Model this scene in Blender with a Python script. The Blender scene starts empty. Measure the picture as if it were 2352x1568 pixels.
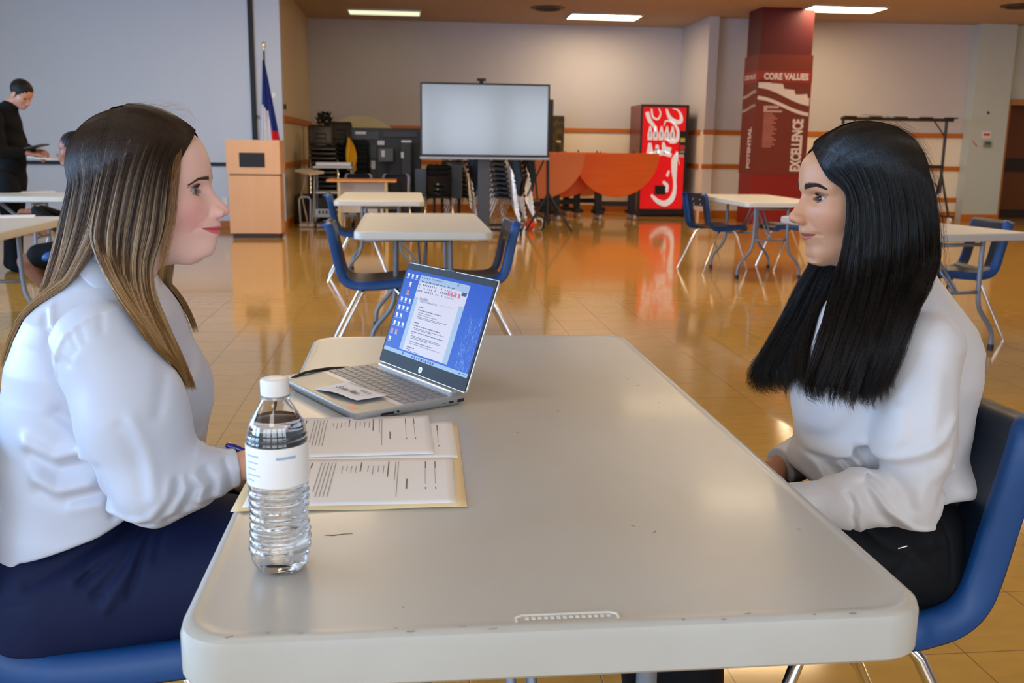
import bpy, bmesh, math, random
import numpy as np
from mathutils import Vector, Matrix, Euler

# ---------------------------------------------------------------- camera
F_PX = 2210.0; CAM_H = 1.205
PIT = math.atan(448 / 2210.0); YAW = 0.109373; ROLL = 0.0125
cam_f = Vector((math.sin(YAW) * math.cos(PIT), math.cos(YAW) * math.cos(PIT), -math.sin(PIT)))
_r = Vector((math.cos(YAW), -math.sin(YAW), 0.0)); _u = _r.cross(cam_f)
cam_r = math.cos(ROLL) * _r + math.sin(ROLL) * _u
cam_u = math.cos(ROLL) * _u - math.sin(ROLL) * _r
sc = bpy.context.scene
cd = bpy.data.cameras.new('camera'); cam = bpy.data.objects.new('camera', cd)
sc.collection.objects.link(cam); sc.camera = cam
cd.sensor_width = 36.0; cd.sensor_fit = 'HORIZONTAL'; cd.lens = F_PX / 2352 * 36.0
cd.clip_start = 0.05; cd.clip_end = 200
M3 = Matrix((cam_r, cam_u, -cam_f)).transposed()
cam.matrix_world = Matrix.Translation((0, 0, CAM_H)) @ M3.to_4x4()
cd.dof.use_dof = True; cd.dof.focus_distance = 1.62; cd.dof.aperture_fstop = 9.0

sc.view_settings.view_transform = 'Standard'; sc.view_settings.look = 'None'
sc.view_settings.gamma = 1.0; sc.view_settings.use_curve_mapping = False
sc.view_settings.exposure = 0.13

# ---------------------------------------------------------------- world and daylight
wd = bpy.data.worlds.new('world'); sc.world = wd; wd.use_nodes = True
wn = wd.node_tree; bg = wn.nodes['Background']
bg.inputs[0].default_value = (0.62, 0.78, 1.0, 1); bg.inputs[1].default_value = 2.2

ROOM_H = 3.52; REAR_Y = -4.2; LEFT_X = -7.6; RIGHT_X = 15.0
def area_light(name, loc, target, sx, sy, power, color, spread=math.pi):
    l = bpy.data.lights.new(name, 'AREA'); l.shape = 'RECTANGLE'; l.size = sx; l.size_y = sy
    l.energy = power; l.color = color; l.spread = spread
    o = bpy.data.objects.new(name, l); sc.collection.objects.link(o)
    o.location = loc
    o.rotation_euler = (Vector(target) - Vector(loc)).to_track_quat('-Z', 'Y').to_euler()
    return o
# daylight coming through the window openings of the rear wall and of the left wall (just inside each opening)
REAR_WINDOWS = [(-5.6, -3.8), (-3.4, -1.6), (-1.2, 0.6), (1.0, 2.8), (3.2, 5.0)]
LEFT_WINDOWS = [(-2.6, -0.4), (0.2, 2.4), (3.0, 5.2), (5.8, 8.0)]
for a, b in REAR_WINDOWS:
    area_light('window_daylight', ((a + b) / 2, REAR_Y + 0.06, 1.85), ((a + b) / 2, 0, 1.5), b - a, 1.9, 30, (0.90, 0.95, 1.0))
for a, b in LEFT_WINDOWS:
    area_light('window_daylight', (LEFT_X + 0.06, (a + b) / 2, 1.85), (0, (a + b) / 2, 1.5), b - a, 1.9, 175, (0.33, 0.60, 1.0))

# ---------------------------------------------------------------- pixel helpers (rays through the 2352 x 1568 frame)
def ray(px, py):
    return cam_r * ((px - 1176) / F_PX) - cam_u * ((py - 784) / F_PX) + cam_f
CAM = Vector((0, 0, CAM_H))
def atY(px, py, Y):
    d = ray(px, py); return CAM + d * (Y / d.y)
def atZ(px, py, Z):
    d = ray(px, py); return CAM + d * ((Z - CAM_H) / d.z)
def atX(px, py, X):
    d = ray(px, py); return CAM + d * (X / d.x)
# ---------------------------------------------------------------- materials
MATS = {}
def mat(name, col=(0.5, 0.5, 0.5), rough=0.5, metal=0.0, spec=0.5, coat=0.0, emit=None, estr=1.0, trans=0.0, ior=1.45, alpha=1.0,
        noise=None, bump=None, sss=0.0, sheen=0.0, vcol=None):
    if name in MATS: return MATS[name]
    m = bpy.data.materials.new(name); m.use_nodes = True; nt = m.node_tree; b = nt.nodes['Principled BSDF']
    b.inputs['Base Color'].default_value = (*col, 1); b.inputs['Roughness'].default_value = rough
    b.inputs['Metallic'].default_value = metal; b.inputs['Specular IOR Level'].default_value = spec
    b.inputs['Coat Weight'].default_value = coat; b.inputs['Coat Roughness'].default_value = 0.1
    b.inputs['Transmission Weight'].default_value = trans; b.inputs['IOR'].default_value = ior
    b.inputs['Alpha'].default_value = alpha; b.inputs['Sheen Weight'].default_value = sheen
    if sss:
        b.inputs['Subsurface Weight'].default_value = sss; b.inputs['Subsurface Radius'].default_value = (1.0, 0.35, 0.2)
        b.inputs['Subsurface Scale'].default_value = 0.006
    if emit:
        b.inputs['Emission Color'].default_value = (*emit, 1); b.inputs['Emission Strength'].default_value = estr
    tc = None
    if noise or bump:
        tc = nt.nodes.new('ShaderNodeTexCoord')
    if vcol:
        a = nt.nodes.new('ShaderNodeAttribute'); a.attribute_name = vcol
        nt.links.new(a.outputs['Color'], b.inputs['Base Color'])
    if noise:   # (scale, amount, col2, (sx,sy,sz))
        s, amt, c2, st = noise
        mp = nt.nodes.new('ShaderNodeMapping'); mp.inputs['Scale'].default_value = st
        n = nt.nodes.new('ShaderNodeTexNoise'); n.inputs['Scale'].default_value = s; n.inputs['Detail'].default_value = 5
        r = nt.nodes.new('ShaderNodeValToRGB'); r.color_ramp.elements[0].position = 0.5 - amt; r.color_ramp.elements[1].position = 0.5 + amt
        r.color_ramp.elements[0].color = (*col, 1); r.color_ramp.elements[1].color = (*c2, 1)
        nt.links.new(tc.outputs['Object'], mp.inputs[0]); nt.links.new(mp.outputs[0], n.inputs[0])
        nt.links.new(n.outputs['Fac'], r.inputs[0]); nt.links.new(r.outputs[0], b.inputs['Base Color'])
    if bump:    # (scale, strength, distance)
        n2 = nt.nodes.new('ShaderNodeTexNoise'); n2.inputs['Scale'].default_value = bump[0]; n2.inputs['Detail'].default_value = 3
        bp = nt.nodes.new('ShaderNodeBump'); bp.inputs['Strength'].default_value = bump[1]; bp.inputs['Distance'].default_value = bump[2]
        nt.links.new(tc.outputs['Object'], n2.inputs[0]); nt.links.new(n2.outputs['Fac'], bp.inputs['Height'])
        nt.links.new(bp.outputs[0], b.inputs['Normal'])
    MATS[name] = m
    return m

# ---------------------------------------------------------------- tagging
def tag(o, label=None, cat=None, group=None, kind=None):
    if label: o['label'] = label
    if cat: o['category'] = cat
    if group: o['group'] = group
    if kind: o['kind'] = kind
    return o
def thing(name, label, cat, loc=(0, 0, 0), rz=0.0, group=None):
    o = bpy.data.objects.new(name, None); sc.collection.objects.link(o)
    o.empty_display_size = 0.1; o.location = loc; o.rotation_euler = (0, 0, rz)
    return tag(o, label, cat, group)
def top_of(o):
    while o.parent: o = o.parent
    return o
def kids(o): return [c for c in bpy.data.objects if c.parent == o]
def copy_tree(o, parent=None):
    c = o.copy(); sc.collection.objects.link(c)
    if parent: c.parent = parent
    for ch in kids(o): copy_tree(ch, c)
    return c
def dup(o, loc, rz, label, group=None):
    c = copy_tree(o); c.location = loc; c.rotation_euler = (0, 0, rz); c['label'] = label
    if group: c['group'] = group
    return c

# ---------------------------------------------------------------- mesh builder
class MB:
    def __init__(s): s.v = []; s.f = []; s.mi = []; s.cur = 0
    def add(s, vs, fs):
        n = len(s.v); s.v += [tuple(p) for p in vs]; s.f += [[i + n for i in f] for f in fs]; s.mi += [s.cur] * len(fs); return s
    def box(s, c, size, rot=None, rz=0.0):
        hx, hy, hz = size[0] / 2, size[1] / 2, size[2] / 2
        R = rot if rot is not None else Matrix.Rotation(rz, 3, 'Z')
        vs = [Vector(c) + R @ Vector((x * hx, y * hy, z * hz)) for x in (-1, 1) for y in (-1, 1) for z in (-1, 1)]
        return s.add(vs, [[0, 1, 3, 2], [4, 6, 7, 5], [0, 4, 5, 1], [2, 3, 7, 6], [0, 2, 6, 4], [1, 5, 7, 3]])
    def b2(s, lo, hi): return s.box([(a + b) / 2 for a, b in zip(lo, hi)], [abs(b - a) for a, b in zip(lo, hi)])
    def tube(s, pts, r, n=10, cap=True, closed=False):
        pts = [Vector(p) for p in pts]; m = len(pts); rs = r if isinstance(r, (list, tuple)) else [r] * m
        vs = []; t0 = None; up = None
        for i, p in enumerate(pts):
            if closed: t = (pts[(i + 1) % m] - pts[i - 1]).normalized()
            else: t = (pts[min(i + 1, m - 1)] - pts[max(i - 1, 0)]).normalized()
            if up is None:
                up = Vector((0, 0, 1)) if abs(t.z) < 0.9 else Vector((1, 0, 0))
            u = (up - t * up.dot(t)).normalized(); w = t.cross(u); up = u
            for k in range(n):
                a = 2 * math.pi * k / n; vs.append(p + (u * math.cos(a) + w * math.sin(a)) * rs[i])
        fs = []
        for i in range(m if closed else m - 1):
            j = (i + 1) % m
            for k in range(n): fs.append([i * n + k, i * n + (k + 1) % n, j * n + (k + 1) % n, j * n + k])
        if cap and not closed: fs += [list(range(n - 1, -1, -1)), [(m - 1) * n + k for k in range(n)]]
        return s.add(vs, fs)
    def lathe(s, prof, c=(0, 0, 0), n=32, fn=None):     # prof: (r, z)
        vs = []; fs = []
        for i, (r, z) in enumerate(prof):
            for k in range(n):
                a = 2 * math.pi * k / n; rr = fn(r, z, a) if fn else r
                vs.append((c[0] + rr * math.cos(a), c[1] + rr * math.sin(a), c[2] + z))
        for i in range(len(prof) - 1):
            for k in range(n): fs.append([i * n + k, i * n + (k + 1) % n, (i + 1) * n + (k + 1) % n, (i + 1) * n + k])
        fs += [list(range(n - 1, -1, -1)), [(len(prof) - 1) * n + k for k in range(n)]]
        return s.add(vs, fs)
    def prism(s, poly, o, ux, uy, depth):              # poly in 2D, plane axes ux,uy at o, extruded by vector depth
        o, ux, uy, depth = Vector(o), Vector(ux), Vector(uy), Vector(depth); n = len(poly)
        a = [o + ux * p[0] + uy * p[1] for p in poly]; b = [q + depth for q in a]
        fs = [list(range(n - 1, -1, -1)), list(range(n, 2 * n))] + [[i, (i + 1) % n, n + (i + 1) % n, n + i] for i in range(n)]
        return s.add(a + b, fs)
    def ribbon(s, pts, widths, o, ux, uy, depth):      # flat stroke with varying width in a plane, extruded
        o, ux, uy, depth = Vector(o), Vector(ux), Vector(uy), Vector(depth); m = len(pts)
        L, Rr = [], []
        for i, p in enumerate(pts):
            q0 = pts[max(i - 1, 0)]; q1 = pts[min(i + 1, m - 1)]
            dx, dy = q1[0] - q0[0], q1[1] - q0[1]; l = math.hypot(dx, dy) or 1
            w = widths[i] / 2 if isinstance(widths, (list, tuple)) else widths / 2
            L.append((p[0] - dy / l * w, p[1] + dx / l * w)); Rr.append((p[0] + dy / l * w, p[1] - dx / l * w))
        vs = [o + ux * a + uy * b for a, b in L] + [o + ux * a + uy * b for a, b in Rr]
        vs2 = [v + depth for v in vs]; k = 2 * m; fs = []
        for i in range(m - 1):
            fs += [[i, i + 1, m + i + 1, m + i], [k + i, k + m + i, k + m + i + 1, k + i + 1], [i, k + i, k + i + 1, i + 1], [m + i, m + i + 1, k + m + i + 1, k + m + i]]
        return s.add(vs + vs2, fs)
    def grid(s, P):                                    # P[i][j] points
        a, b = len(P), len(P[0])
        return s.add([q for row in P for q in row], [[i * b + j, i * b + j + 1, (i + 1) * b + j + 1, (i + 1) * b + j] for i in range(a - 1) for j in range(b - 1)])
    def build(s, name, m, parent=None, smooth=False, bevel=0, seg=2, world=False, subsurf=0, solid=0, autosm=None):
        me = bpy.data.meshes.new(name); off = Vector((0, 0, 0)); vs = s.v
        if world and parent is not None:
            r = top_of(parent); inv = (Matrix.Translation(r.location) @ Matrix.Rotation(r.rotation_euler.z, 4, 'Z')).inverted()
            vs = [inv @ Vector(p) for p in s.v]
        me.from_pydata([tuple(p) for p in vs], [], s.f); me.update()
        ms = m if isinstance(m, (list, tuple)) else [m]
        for x in ms: me.materials.append(x)
        if len(ms) > 1: me.polygons.foreach_set('material_index', s.mi)
        if smooth: me.polygons.foreach_set('use_smooth', [True] * len(me.polygons))
        o = bpy.data.objects.new(name, me); sc.collection.objects.link(o)
        if parent is not None: o.parent = parent
        if solid:
            md = o.modifiers.new('solidify', 'SOLIDIFY'); md.thickness = solid; md.offset = 0
        if bevel:
            md = o.modifiers.new('bevel', 'BEVEL'); md.width = bevel; md.segments = seg; md.limit_method = 'ANGLE'; md.angle_limit = math.radians(40)
        if subsurf:
            md = o.modifiers.new('subsurf', 'SUBSURF'); md.levels = subsurf; md.render_levels = subsurf
        if smooth and autosm:
            me.set_sharp_from_angle(angle=math.radians(autosm))
        return o
def arc(c, r, a0, a1, n): return [(c[0] + r * math.cos(math.radians(a0 + (a1 - a0) * i / n)), c[1] + r * math.sin(math.radians(a0 + (a1 - a0) * i / n))) for i in range(n + 1)]
def rrect(x0, y0, x1, y1, r, n=6):
    return arc((x1 - r, y1 - r), r, 0, 90, n) + arc((x0 + r, y1 - r), r, 90, 180, n) + arc((x0 + r, y0 + r), r, 180, 270, n) + arc((x1 - r, y0 + r), r, 270, 360, n)
def smooth_path(pts, n=8):
    pts = [Vector(p) for p in pts]; out = []
    for i in range(len(pts) - 1):
        p0 = pts[max(i - 1, 0)]; p1 = pts[i]; p2 = pts[i + 1]; p3 = pts[min(i + 2, len(pts) - 1)]
        for k in range(n):
            t = k / n
            out.append(0.5 * ((2 * p1) + (p2 - p0) * t + (2 * p0 - 5 * p1 + 4 * p2 - p3) * t * t + (3 * p1 - p0 - 3 * p2 + p3) * t ** 3))
    out.append(pts[-1]); return out
def text_mesh(txt, size, name, m, parent, origin, ux, uy, extr=0.0008, align='CENTER', bold=0.0, shear=0.0, spacing=1.0, world=True, xs=1.0):
    cu = bpy.data.curves.new('t', 'FONT'); cu.body = txt; cu.size = size; cu.extrude = extr; cu.align_x = align; cu.align_y = 'CENTER'
    cu.offset = bold; cu.shear = shear; cu.space_character = spacing; cu.resolution_u = 3
    to = bpy.data.objects.new('t', cu); sc.collection.objects.link(to)
    dg = bpy.context.evaluated_depsgraph_get(); me = bpy.data.meshes.new_from_object(to.evaluated_get(dg)); bpy.data.objects.remove(to)
    bpy.data.curves.remove(cu)
    ux, uy = Vector(ux).normalized(), Vector(uy).normalized(); w = ux.cross(uy)
    mb = MB(); mb.add([Vector(origin) + ux * v.co.x * xs + uy * v.co.y + w * v.co.z for v in me.vertices], [list(p.vertices) for p in me.polygons])
    bpy.data.meshes.remove(me)
    return mb.build(name, m, parent, world=world)

# common materials
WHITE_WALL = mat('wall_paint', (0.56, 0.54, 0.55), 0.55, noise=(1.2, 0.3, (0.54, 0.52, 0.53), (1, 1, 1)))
SCREENWALL = mat('wall_paint_cool', (0.60, 0.67, 0.78), 0.5)
CREAM_LIT = mat('wall_lit_cream', (0.84, 0.76, 0.62), 0.5)
RAIL = mat('rail_wood', (0.56, 0.165, 0.010), 0.42, noise=(14, 0.3, (0.48, 0.13, 0.008), (0.3, 0.3, 6)))
BLACK = mat('black_plastic', (0.012, 0.012, 0.014), 0.35)
MATTE = mat('matte_black', (0.015, 0.016, 0.02), 0.6)
CHROME = mat('chrome', (0.85, 0.85, 0.87), 0.14, 1.0)
GREYMET = mat('grey_metal', (0.18, 0.20, 0.23), 0.35, 0.6)
TABLETOP = mat('table_plastic', (0.64, 0.64, 0.60), 0.38, noise=(6, 0.35, (0.59, 0.585, 0.54), (1, 1, 1)), bump=(260, 0.08, 0.001))
BLUE = mat('chair_blue', (0.006, 0.062, 0.23), 0.42, bump=(420, 0.22, 0.0006))
PAPER = mat('paper', (0.86, 0.87, 0.89), 0.6)
INK = mat('ink', (0.05, 0.05, 0.07), 0.6)
# ================================================================ THE ROOM
def floor_material():
    m = bpy.data.materials.new('polished_floor'); m.use_nodes = True; nt = m.node_tree; b = nt.nodes['Principled BSDF']; L = nt.links
    tc = nt.nodes.new('ShaderNodeTexCoord'); mp = nt.nodes.new('ShaderNodeMapping')
    mp.inputs['Location'].default_value = (-0.132, -0.202, 0)
    L.new(tc.outputs['Object'], mp.inputs[0])
    br = nt.nodes.new('ShaderNodeTexBrick'); br.offset = 0; br.inputs['Scale'].default_value = 1.0
    br.inputs['Mortar Size'].default_value = 0.0022; br.inputs['Brick Width'].default_value = 0.305; br.inputs['Row Height'].default_value = 0.305
    br.inputs['Mortar Smooth'].default_value = 0.3; br.inputs['Bias'].default_value = 0.0
    br.inputs['Color1'].default_value = (0.53, 0.315, 0.075, 1); br.inputs['Color2'].default_value = (0.515, 0.305, 0.071, 1); br.inputs['Mortar'].default_value = (0.26, 0.15, 0.05, 1)
    L.new(mp.outputs[0], br.inputs[0])
    n = nt.nodes.new('ShaderNodeTexNoise'); n.inputs['Scale'].default_value = 9; n.inputs['Detail'].default_value = 8
    mp2 = nt.nodes.new('ShaderNodeMapping'); mp2.inputs['Scale'].default_value = (1, 2.4, 1)
    L.new(tc.outputs['Object'], mp2.inputs[0]); L.new(mp2.outputs[0], n.inputs[0])
    mx = nt.nodes.new('ShaderNodeMix'); mx.data_type = 'RGBA'; mx.blend_type = 'MULTIPLY'
    rp = nt.nodes.new('ShaderNodeValToRGB'); rp.color_ramp.elements[0].color = (0.93, 0.92, 0.90, 1); rp.color_ramp.elements[1].color = (1.1, 1.08, 1.05, 1)
    rp.color_ramp.elements[0].position = 0.3; rp.color_ramp.elements[1].position = 0.7
    L.new(n.outputs['Fac'], rp.inputs[0]); mx.inputs[0].default_value = 1.0
    L.new(br.outputs['Color'], mx.inputs[6]); L.new(rp.outputs[0], mx.inputs[7]); L.new(mx.outputs[2], b.inputs['Base Color'])
    b.inputs['Specular IOR Level'].default_value = 0.6; b.inputs['IOR'].default_value = 1.5
    n2 = nt.nodes.new('ShaderNodeTexNoise'); n2.inputs['Scale'].default_value = 1.3; n2.inputs['Detail'].default_value = 3
    L.new(tc.outputs['Object'], n2.inputs[0])
    mr = nt.nodes.new('ShaderNodeMapRange'); mr.inputs[3].default_value = 0.045; mr.inputs[4].default_value = 0.15
    L.new(n2.outputs['Fac'], mr.inputs[0]); L.new(mr.outputs[0], b.inputs['Roughness'])
    b.inputs['Specular Tint'].default_value = (1, .80, .52, 1); b.inputs['Coat Weight'].default_value = 0.15; b.inputs['Coat Roughness'].default_value = 0.04
    n3 = nt.nodes.new('ShaderNodeTexNoise'); n3.inputs['Scale'].default_value = 2.2; n3.inputs['Detail'].default_value = 2
    L.new(tc.outputs['Object'], n3.inputs[0])
    bp = nt.nodes.new('ShaderNodeBump'); bp.inputs['Strength'].default_value = 0.10; bp.inputs['Distance'].default_value = 0.006
    L.new(n3.outputs['Fac'], bp.inputs['Height'])
    bp2 = nt.nodes.new('ShaderNodeBump'); bp2.inputs['Strength'].default_value = 0.4; bp2.inputs['Distance'].default_value = 0.0006; bp2.invert = True
    L.new(br.outputs['Fac'], bp2.inputs['Height']); L.new(bp.outputs[0], bp2.inputs['Normal']); L.new(bp2.outputs[0], b.inputs['Normal'])
    L.new(bp2.outputs[0], b.inputs['Coat Normal'])
    return m
def ceiling_material():
    m = bpy.data.materials.new('ceiling_tiles'); m.use_nodes = True; nt = m.node_tree; b = nt.nodes['Principled BSDF']; L = nt.links
    tc = nt.nodes.new('ShaderNodeTexCoord'); br = nt.nodes.new('ShaderNodeTexBrick'); br.offset = 0; br.inputs['Scale'].default_value = 1.0
    br.inputs['Mortar Size'].default_value = 0.008; br.inputs['Brick Width'].default_value = 1.22; br.inputs['Row Height'].default_value = 0.61
    br.inputs['Color1'].default_value = (0.50, 0.38, 0.28, 1); br.inputs['Color2'].default_value = (0.48, 0.365, 0.27, 1); br.inputs['Mortar'].default_value = (0.42, 0.34, 0.27, 1)
    L.new(tc.outputs['Object'], br.inputs[0]); L.new(br.outputs['Color'], b.inputs['Base Color']); b.inputs['Roughness'].default_value = 0.9
    return m
def struct(name, mb, m, **k):
    o = mb.build(name, m, **k); o['kind'] = 'structure'; return o

SY = 14.2; BY = 18.25; RX0 = -1.735; RX1 = 5.12; WY = 16.8; PX0 = 9.98; T = 0.12; H = ROOM_H = 3.40
struct('floor', MB().b2((LEFT_X - .2, REAR_Y - .2, -0.1), (RIGHT_X + .2, 23.5, 0)), floor_material())
struct('ceiling', MB().b2((LEFT_X - .2, REAR_Y - .2, H), (RIGHT_X + .2, 23.5, H + .1)), ceiling_material())
# wall that carries the projection screen, recess side, back wall, recess side, far right wall
struct('wall_screen', MB().b2((LEFT_X - T, SY, 0), (RX0, SY + T, H)), SCREENWALL)
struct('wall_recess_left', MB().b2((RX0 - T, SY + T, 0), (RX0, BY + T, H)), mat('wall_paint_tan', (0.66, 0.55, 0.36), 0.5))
def lit_split_wall(name, lo_, hi_):          # lamp light put into the colour: cream below the top rail, greyer above
    mb = MB(); zc = 1.49; mb.b2((lo_[0], lo_[1], 0), (hi_[0], hi_[1], zc)); mb.cur = 1; mb.b2((lo_[0], lo_[1], zc), (hi_[0], hi_[1], H)); return struct(name, mb, [CREAM_LIT, WHITE_WALL])
lit_split_wall('wall_back', (RX0, BY), (RX1 + 0.1, BY + T))
lit_split_wall('wall_recess_right', (RX1, WY), (RX1 + T, BY))
lit_split_wall('wall_far_right', (RX1 + T, WY), (PX0, WY + T))
lit_split_wall('trim_1', (RX1, WY - 0.22), (RX1 + 0.17, WY))
PILM = mat('pillar_paint', (0.50, 0.57, 0.54), 0.5)
# white pillar beside the doorway, wall over and beyond the doorway
struct('wall_door_side', MB().b2((PX0, WY - 0.24, 0), (10.66, WY + T, H)), PILM)
struct('wall_door_over', MB().b2((10.66, WY - 0.10, 2.14), (RIGHT_X, WY + T, H)), PILM)
struct('wall_door_right', MB().b2((12.7, WY - 0.10, 0), (RIGHT_X, WY + T, 2.14)), PILM)
DOORF = mat('door_frame_wood', (0.42, 0.19, 0.05), 0.35)
mb = MB(); mb.b2((10.66, WY - 0.14, 0), (10.76, WY + T, 2.14)); mb.b2((12.6, WY - 0.14, 0), (12.7, WY + T, 2.14)); mb.b2((10.76, WY - 0.14, 2.04), (12.6, WY + T, 2.14))
struct('trim_2', mb, DOORF)
# open door leaf and brown corridor beyond the doorway
d = MB().b2((10.80, WY + 0.30, 0.01), (11.75, WY + 0.345, 2.03)).build('door_1', mat('door_brown', (0.13, 0.042, 0.010), 0.4)); d['kind'] = 'structure'
mb = MB(); mb.b2((10.80, WY + 0.285, 0.01), (10.93, WY + 0.30, 2.03)); mb.b2((10.93, WY + 0.27, 0.86), (11.75, WY + 0.30, 1.10)); mb.b2((10.93, WY + 0.285, 0.01), (11.75, WY + 0.30, 0.16))
mb.build('door_bar', mat('door_dark', (0.02, 0.012, 0.01), 0.35), d)
struct('wall_corridor', MB().b2((10.6, 20.6, 0), (RIGHT_X, 20.7, H)), mat('corridor_wall', (0.16, 0.06, 0.02), 0.6))
# outer walls with their window openings
def wall_with_openings(name, axis, pos, lo, hi, openings, z0, z1, m, thick):
    mb = MB()
    def piece(a, b, za, zb):
        if axis == 'y': mb.b2((a, pos - thick, za), (b, pos, zb))
        else: mb.b2((pos - thick, a, za), (pos, b, zb))
    cur = lo
    for a, b in openings:
        piece(cur, a, 0, H); piece(a, b, 0, z0); piece(a, b, z1, H); cur = b
    piece(cur, hi, 0, H); return struct(name, mb, m)
wall_with_openings('wall_rear', 'y', REAR_Y, LEFT_X, RIGHT_X, REAR_WINDOWS, 0.85, 2.85, WHITE_WALL, 0.15)
wall_with_openings('wall_left', 'x', LEFT_X, REAR_Y, SY, LEFT_WINDOWS, 0.85, 2.85, WHITE_WALL, 0.15)
struct('wall_right', MB().b2((RIGHT_X, REAR_Y, 0), (RIGHT_X + .15, 20.7, H)), WHITE_WALL)
WINF = mat('window_frame', (0.5, 0.5, 0.5), 0.4); GLASS = mat('glass_pane', (1, 1, 1), 0.0, trans=1.0, ior=1.05)
k = 0
for axis, pos, ops in (('y', REAR_Y - 0.08, REAR_WINDOWS), ('x', LEFT_X - 0.08, LEFT_WINDOWS)):
    for a, b in ops:
        k += 1; mb = MB(); gl = MB()
        def seg(p0, p1, z0, z1, t=0.03, g=mb):
            if axis == 'y': g.b2((p0, pos - t, z0), (p1, pos + t, z1))
            else: g.b2((pos - t, p0, z0), (pos + t, p1, z1))
        seg(a, a + .05, .85, 2.85); seg(b - .05, b, .85, 2.85); seg(a, b, .85, .9); seg(a, b, 2.8, 2.85); seg((a + b) / 2 - .025, (a + b) / 2 + .025, .9, 2.8)
        w = struct('window_%d' % k, mb, WINF); seg(a + .05, b - .05, .9, 2.8, 0.002, gl); gl.build('pane', GLASS, w)
# brown wooden rails and baseboards
def rail(name, segs, z0, z1, th=0.022):
    mb = MB()
    for (x0, y0, x1, y1) in segs:
        if abs(y0 - y1) < 1e-6: mb.b2((x0, y0 - th, z0), (x1, y0, z1))
        else:
            s = th if x0 < 1 else -th
            mb.b2((x0, y0, z0), (x0 + s, y1, z1))
    return struct(name, mb, RAIL, bevel=0.004)
RS = [(RX1 - .0, WY - 0.0, RX1 - .0, BY - .02), (RX1 - .022, WY - 0.22, RX1 + 0.19, WY - 0.22), (RX1 + .17, WY, PX0, WY)]
n = 1
for z0, z1 in ((1.445, 1.53), (0.86, 0.945), (0.30, 0.385)):
    rail('trim_%d' % (n + 2), RS, z0, z1); n += 1
rail('trim_6', [(RX0, SY, RX0, BY - .02)], 1.50, 1.60); rail('trim_7', [(RX0 + .02, BY, RX1, BY)], 1.48, 1.555); rail('trim_8', [(RX0, SY, RX0, BY - .02)], 0.86, 0.94)
rail('trim_9', [(RX0 + .02, BY, RX1, BY)], 0.86, 0.94)
rail('baseboard_right', RS, 0, 0.13, 0.03); rail('baseboard_back', [(RX0 + .02, BY, RX1, BY)], 0, 0.13); rail('baseboard_recess', [(RX0, SY, RX0, BY - .02)], 0, 0.13)
rail('baseboard_screen', [(LEFT_X, SY, RX0, SY)], 0, 0.11); rail('baseboard_door_side', [(PX0 - .02, WY - .24, 10.66, WY - .24)], 0, 0.10)

# ceiling light panels: warm white troffers in rows
LAMPFR = mat('lamp_frame', (0.45, 0.42, 0.38), 0.5)
LAMP_POS = [(-0.35, 17.1, 'dim'), (3.36, 16.9, 'warm'), (6.85, 15.25, 'warm')]
LAMP_POS += [(x, y, 'near' if y < 7 else ('cool' if x < -2 else 'warm')) for x in (-5.0, -0.9, 3.2, 7.3, 11.2) for y in (-1.6, 1.6, 4.8, 8.0, 11.2) if not (x == 11.2 and y < 4)]
def lamp_mat(kind):
    return mat('lamp_' + kind, (1, 1, 1), 0.5, emit={'warm': (1.0, 0.76, 0.48), 'cool': (0.90, 1.0, 0.80), 'near': (1.0, .90, .76), 'dim': (.86, .92, .62)}[kind], estr={'warm': 23.0, 'cool': 3.0, 'near': 4.0, 'dim': .9}[kind])
lbl = ['pale greenish ceiling light panel above the recess, left of the other two', 'bright warm ceiling light panel over the orange round tables', 'bright warm ceiling light panel right of the red column']
for i, (x, y, kind) in enumerate(LAMP_POS):
    if i < 3: l = lbl[i]; g = None
    else: l = 'ceiling light over the near hall, %s column, %s row' % ({-5.0: 'leftmost', -0.9: 'second', 3.2: 'middle', 7.3: 'fourth', 11.2: 'rightmost'}[x], {-1.6: 'rearmost', 1.6: 'second', 4.8: 'third', 8.0: 'fourth', 11.2: 'fifth'}[y]); g = 'ceiling lights over the near hall'
    t = thing('ceiling_light', l, 'ceiling light', (x, y, H), 0, g)
    mb = MB(); mb.b2((-.62, -.33, -.03), (-.59, .33, 0)); mb.b2((.59, -.33, -.03), (.62, .33, 0)); mb.b2((-.59, -.33, -.03), (.59, -.30, 0)); mb.b2((-.59, .30, -.03), (.59, .33, 0))
    mb.build('frame', LAMPFR, t); MB().b2((-.59, -.30, -.022), (.59, .30, -.004)).build('diffuser', lamp_mat(kind), t)
for x, y, l in ((2.28, 16.1, 'dark round air vent in ceiling between two light panels'), (9.3, 14.45, 'dark round air vent in ceiling at the right edge')):
    t = thing('ceiling_vent', l, 'air vent', (x, y, H))
    MB().lathe([(.28, 0), (.28, -.012), (.24, -.02)], n=32).build('frame', mat('vent_dark', (0.05, 0.035, 0.03), 0.5), t)
    mb = MB()
    for r in (.06, .12, .18): mb.lathe([(r, -.02), (r + .025, -.035), (r + .03, -.02)], n=28)
    mb.build('louvre', mat('vent_dark'), t)
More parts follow.
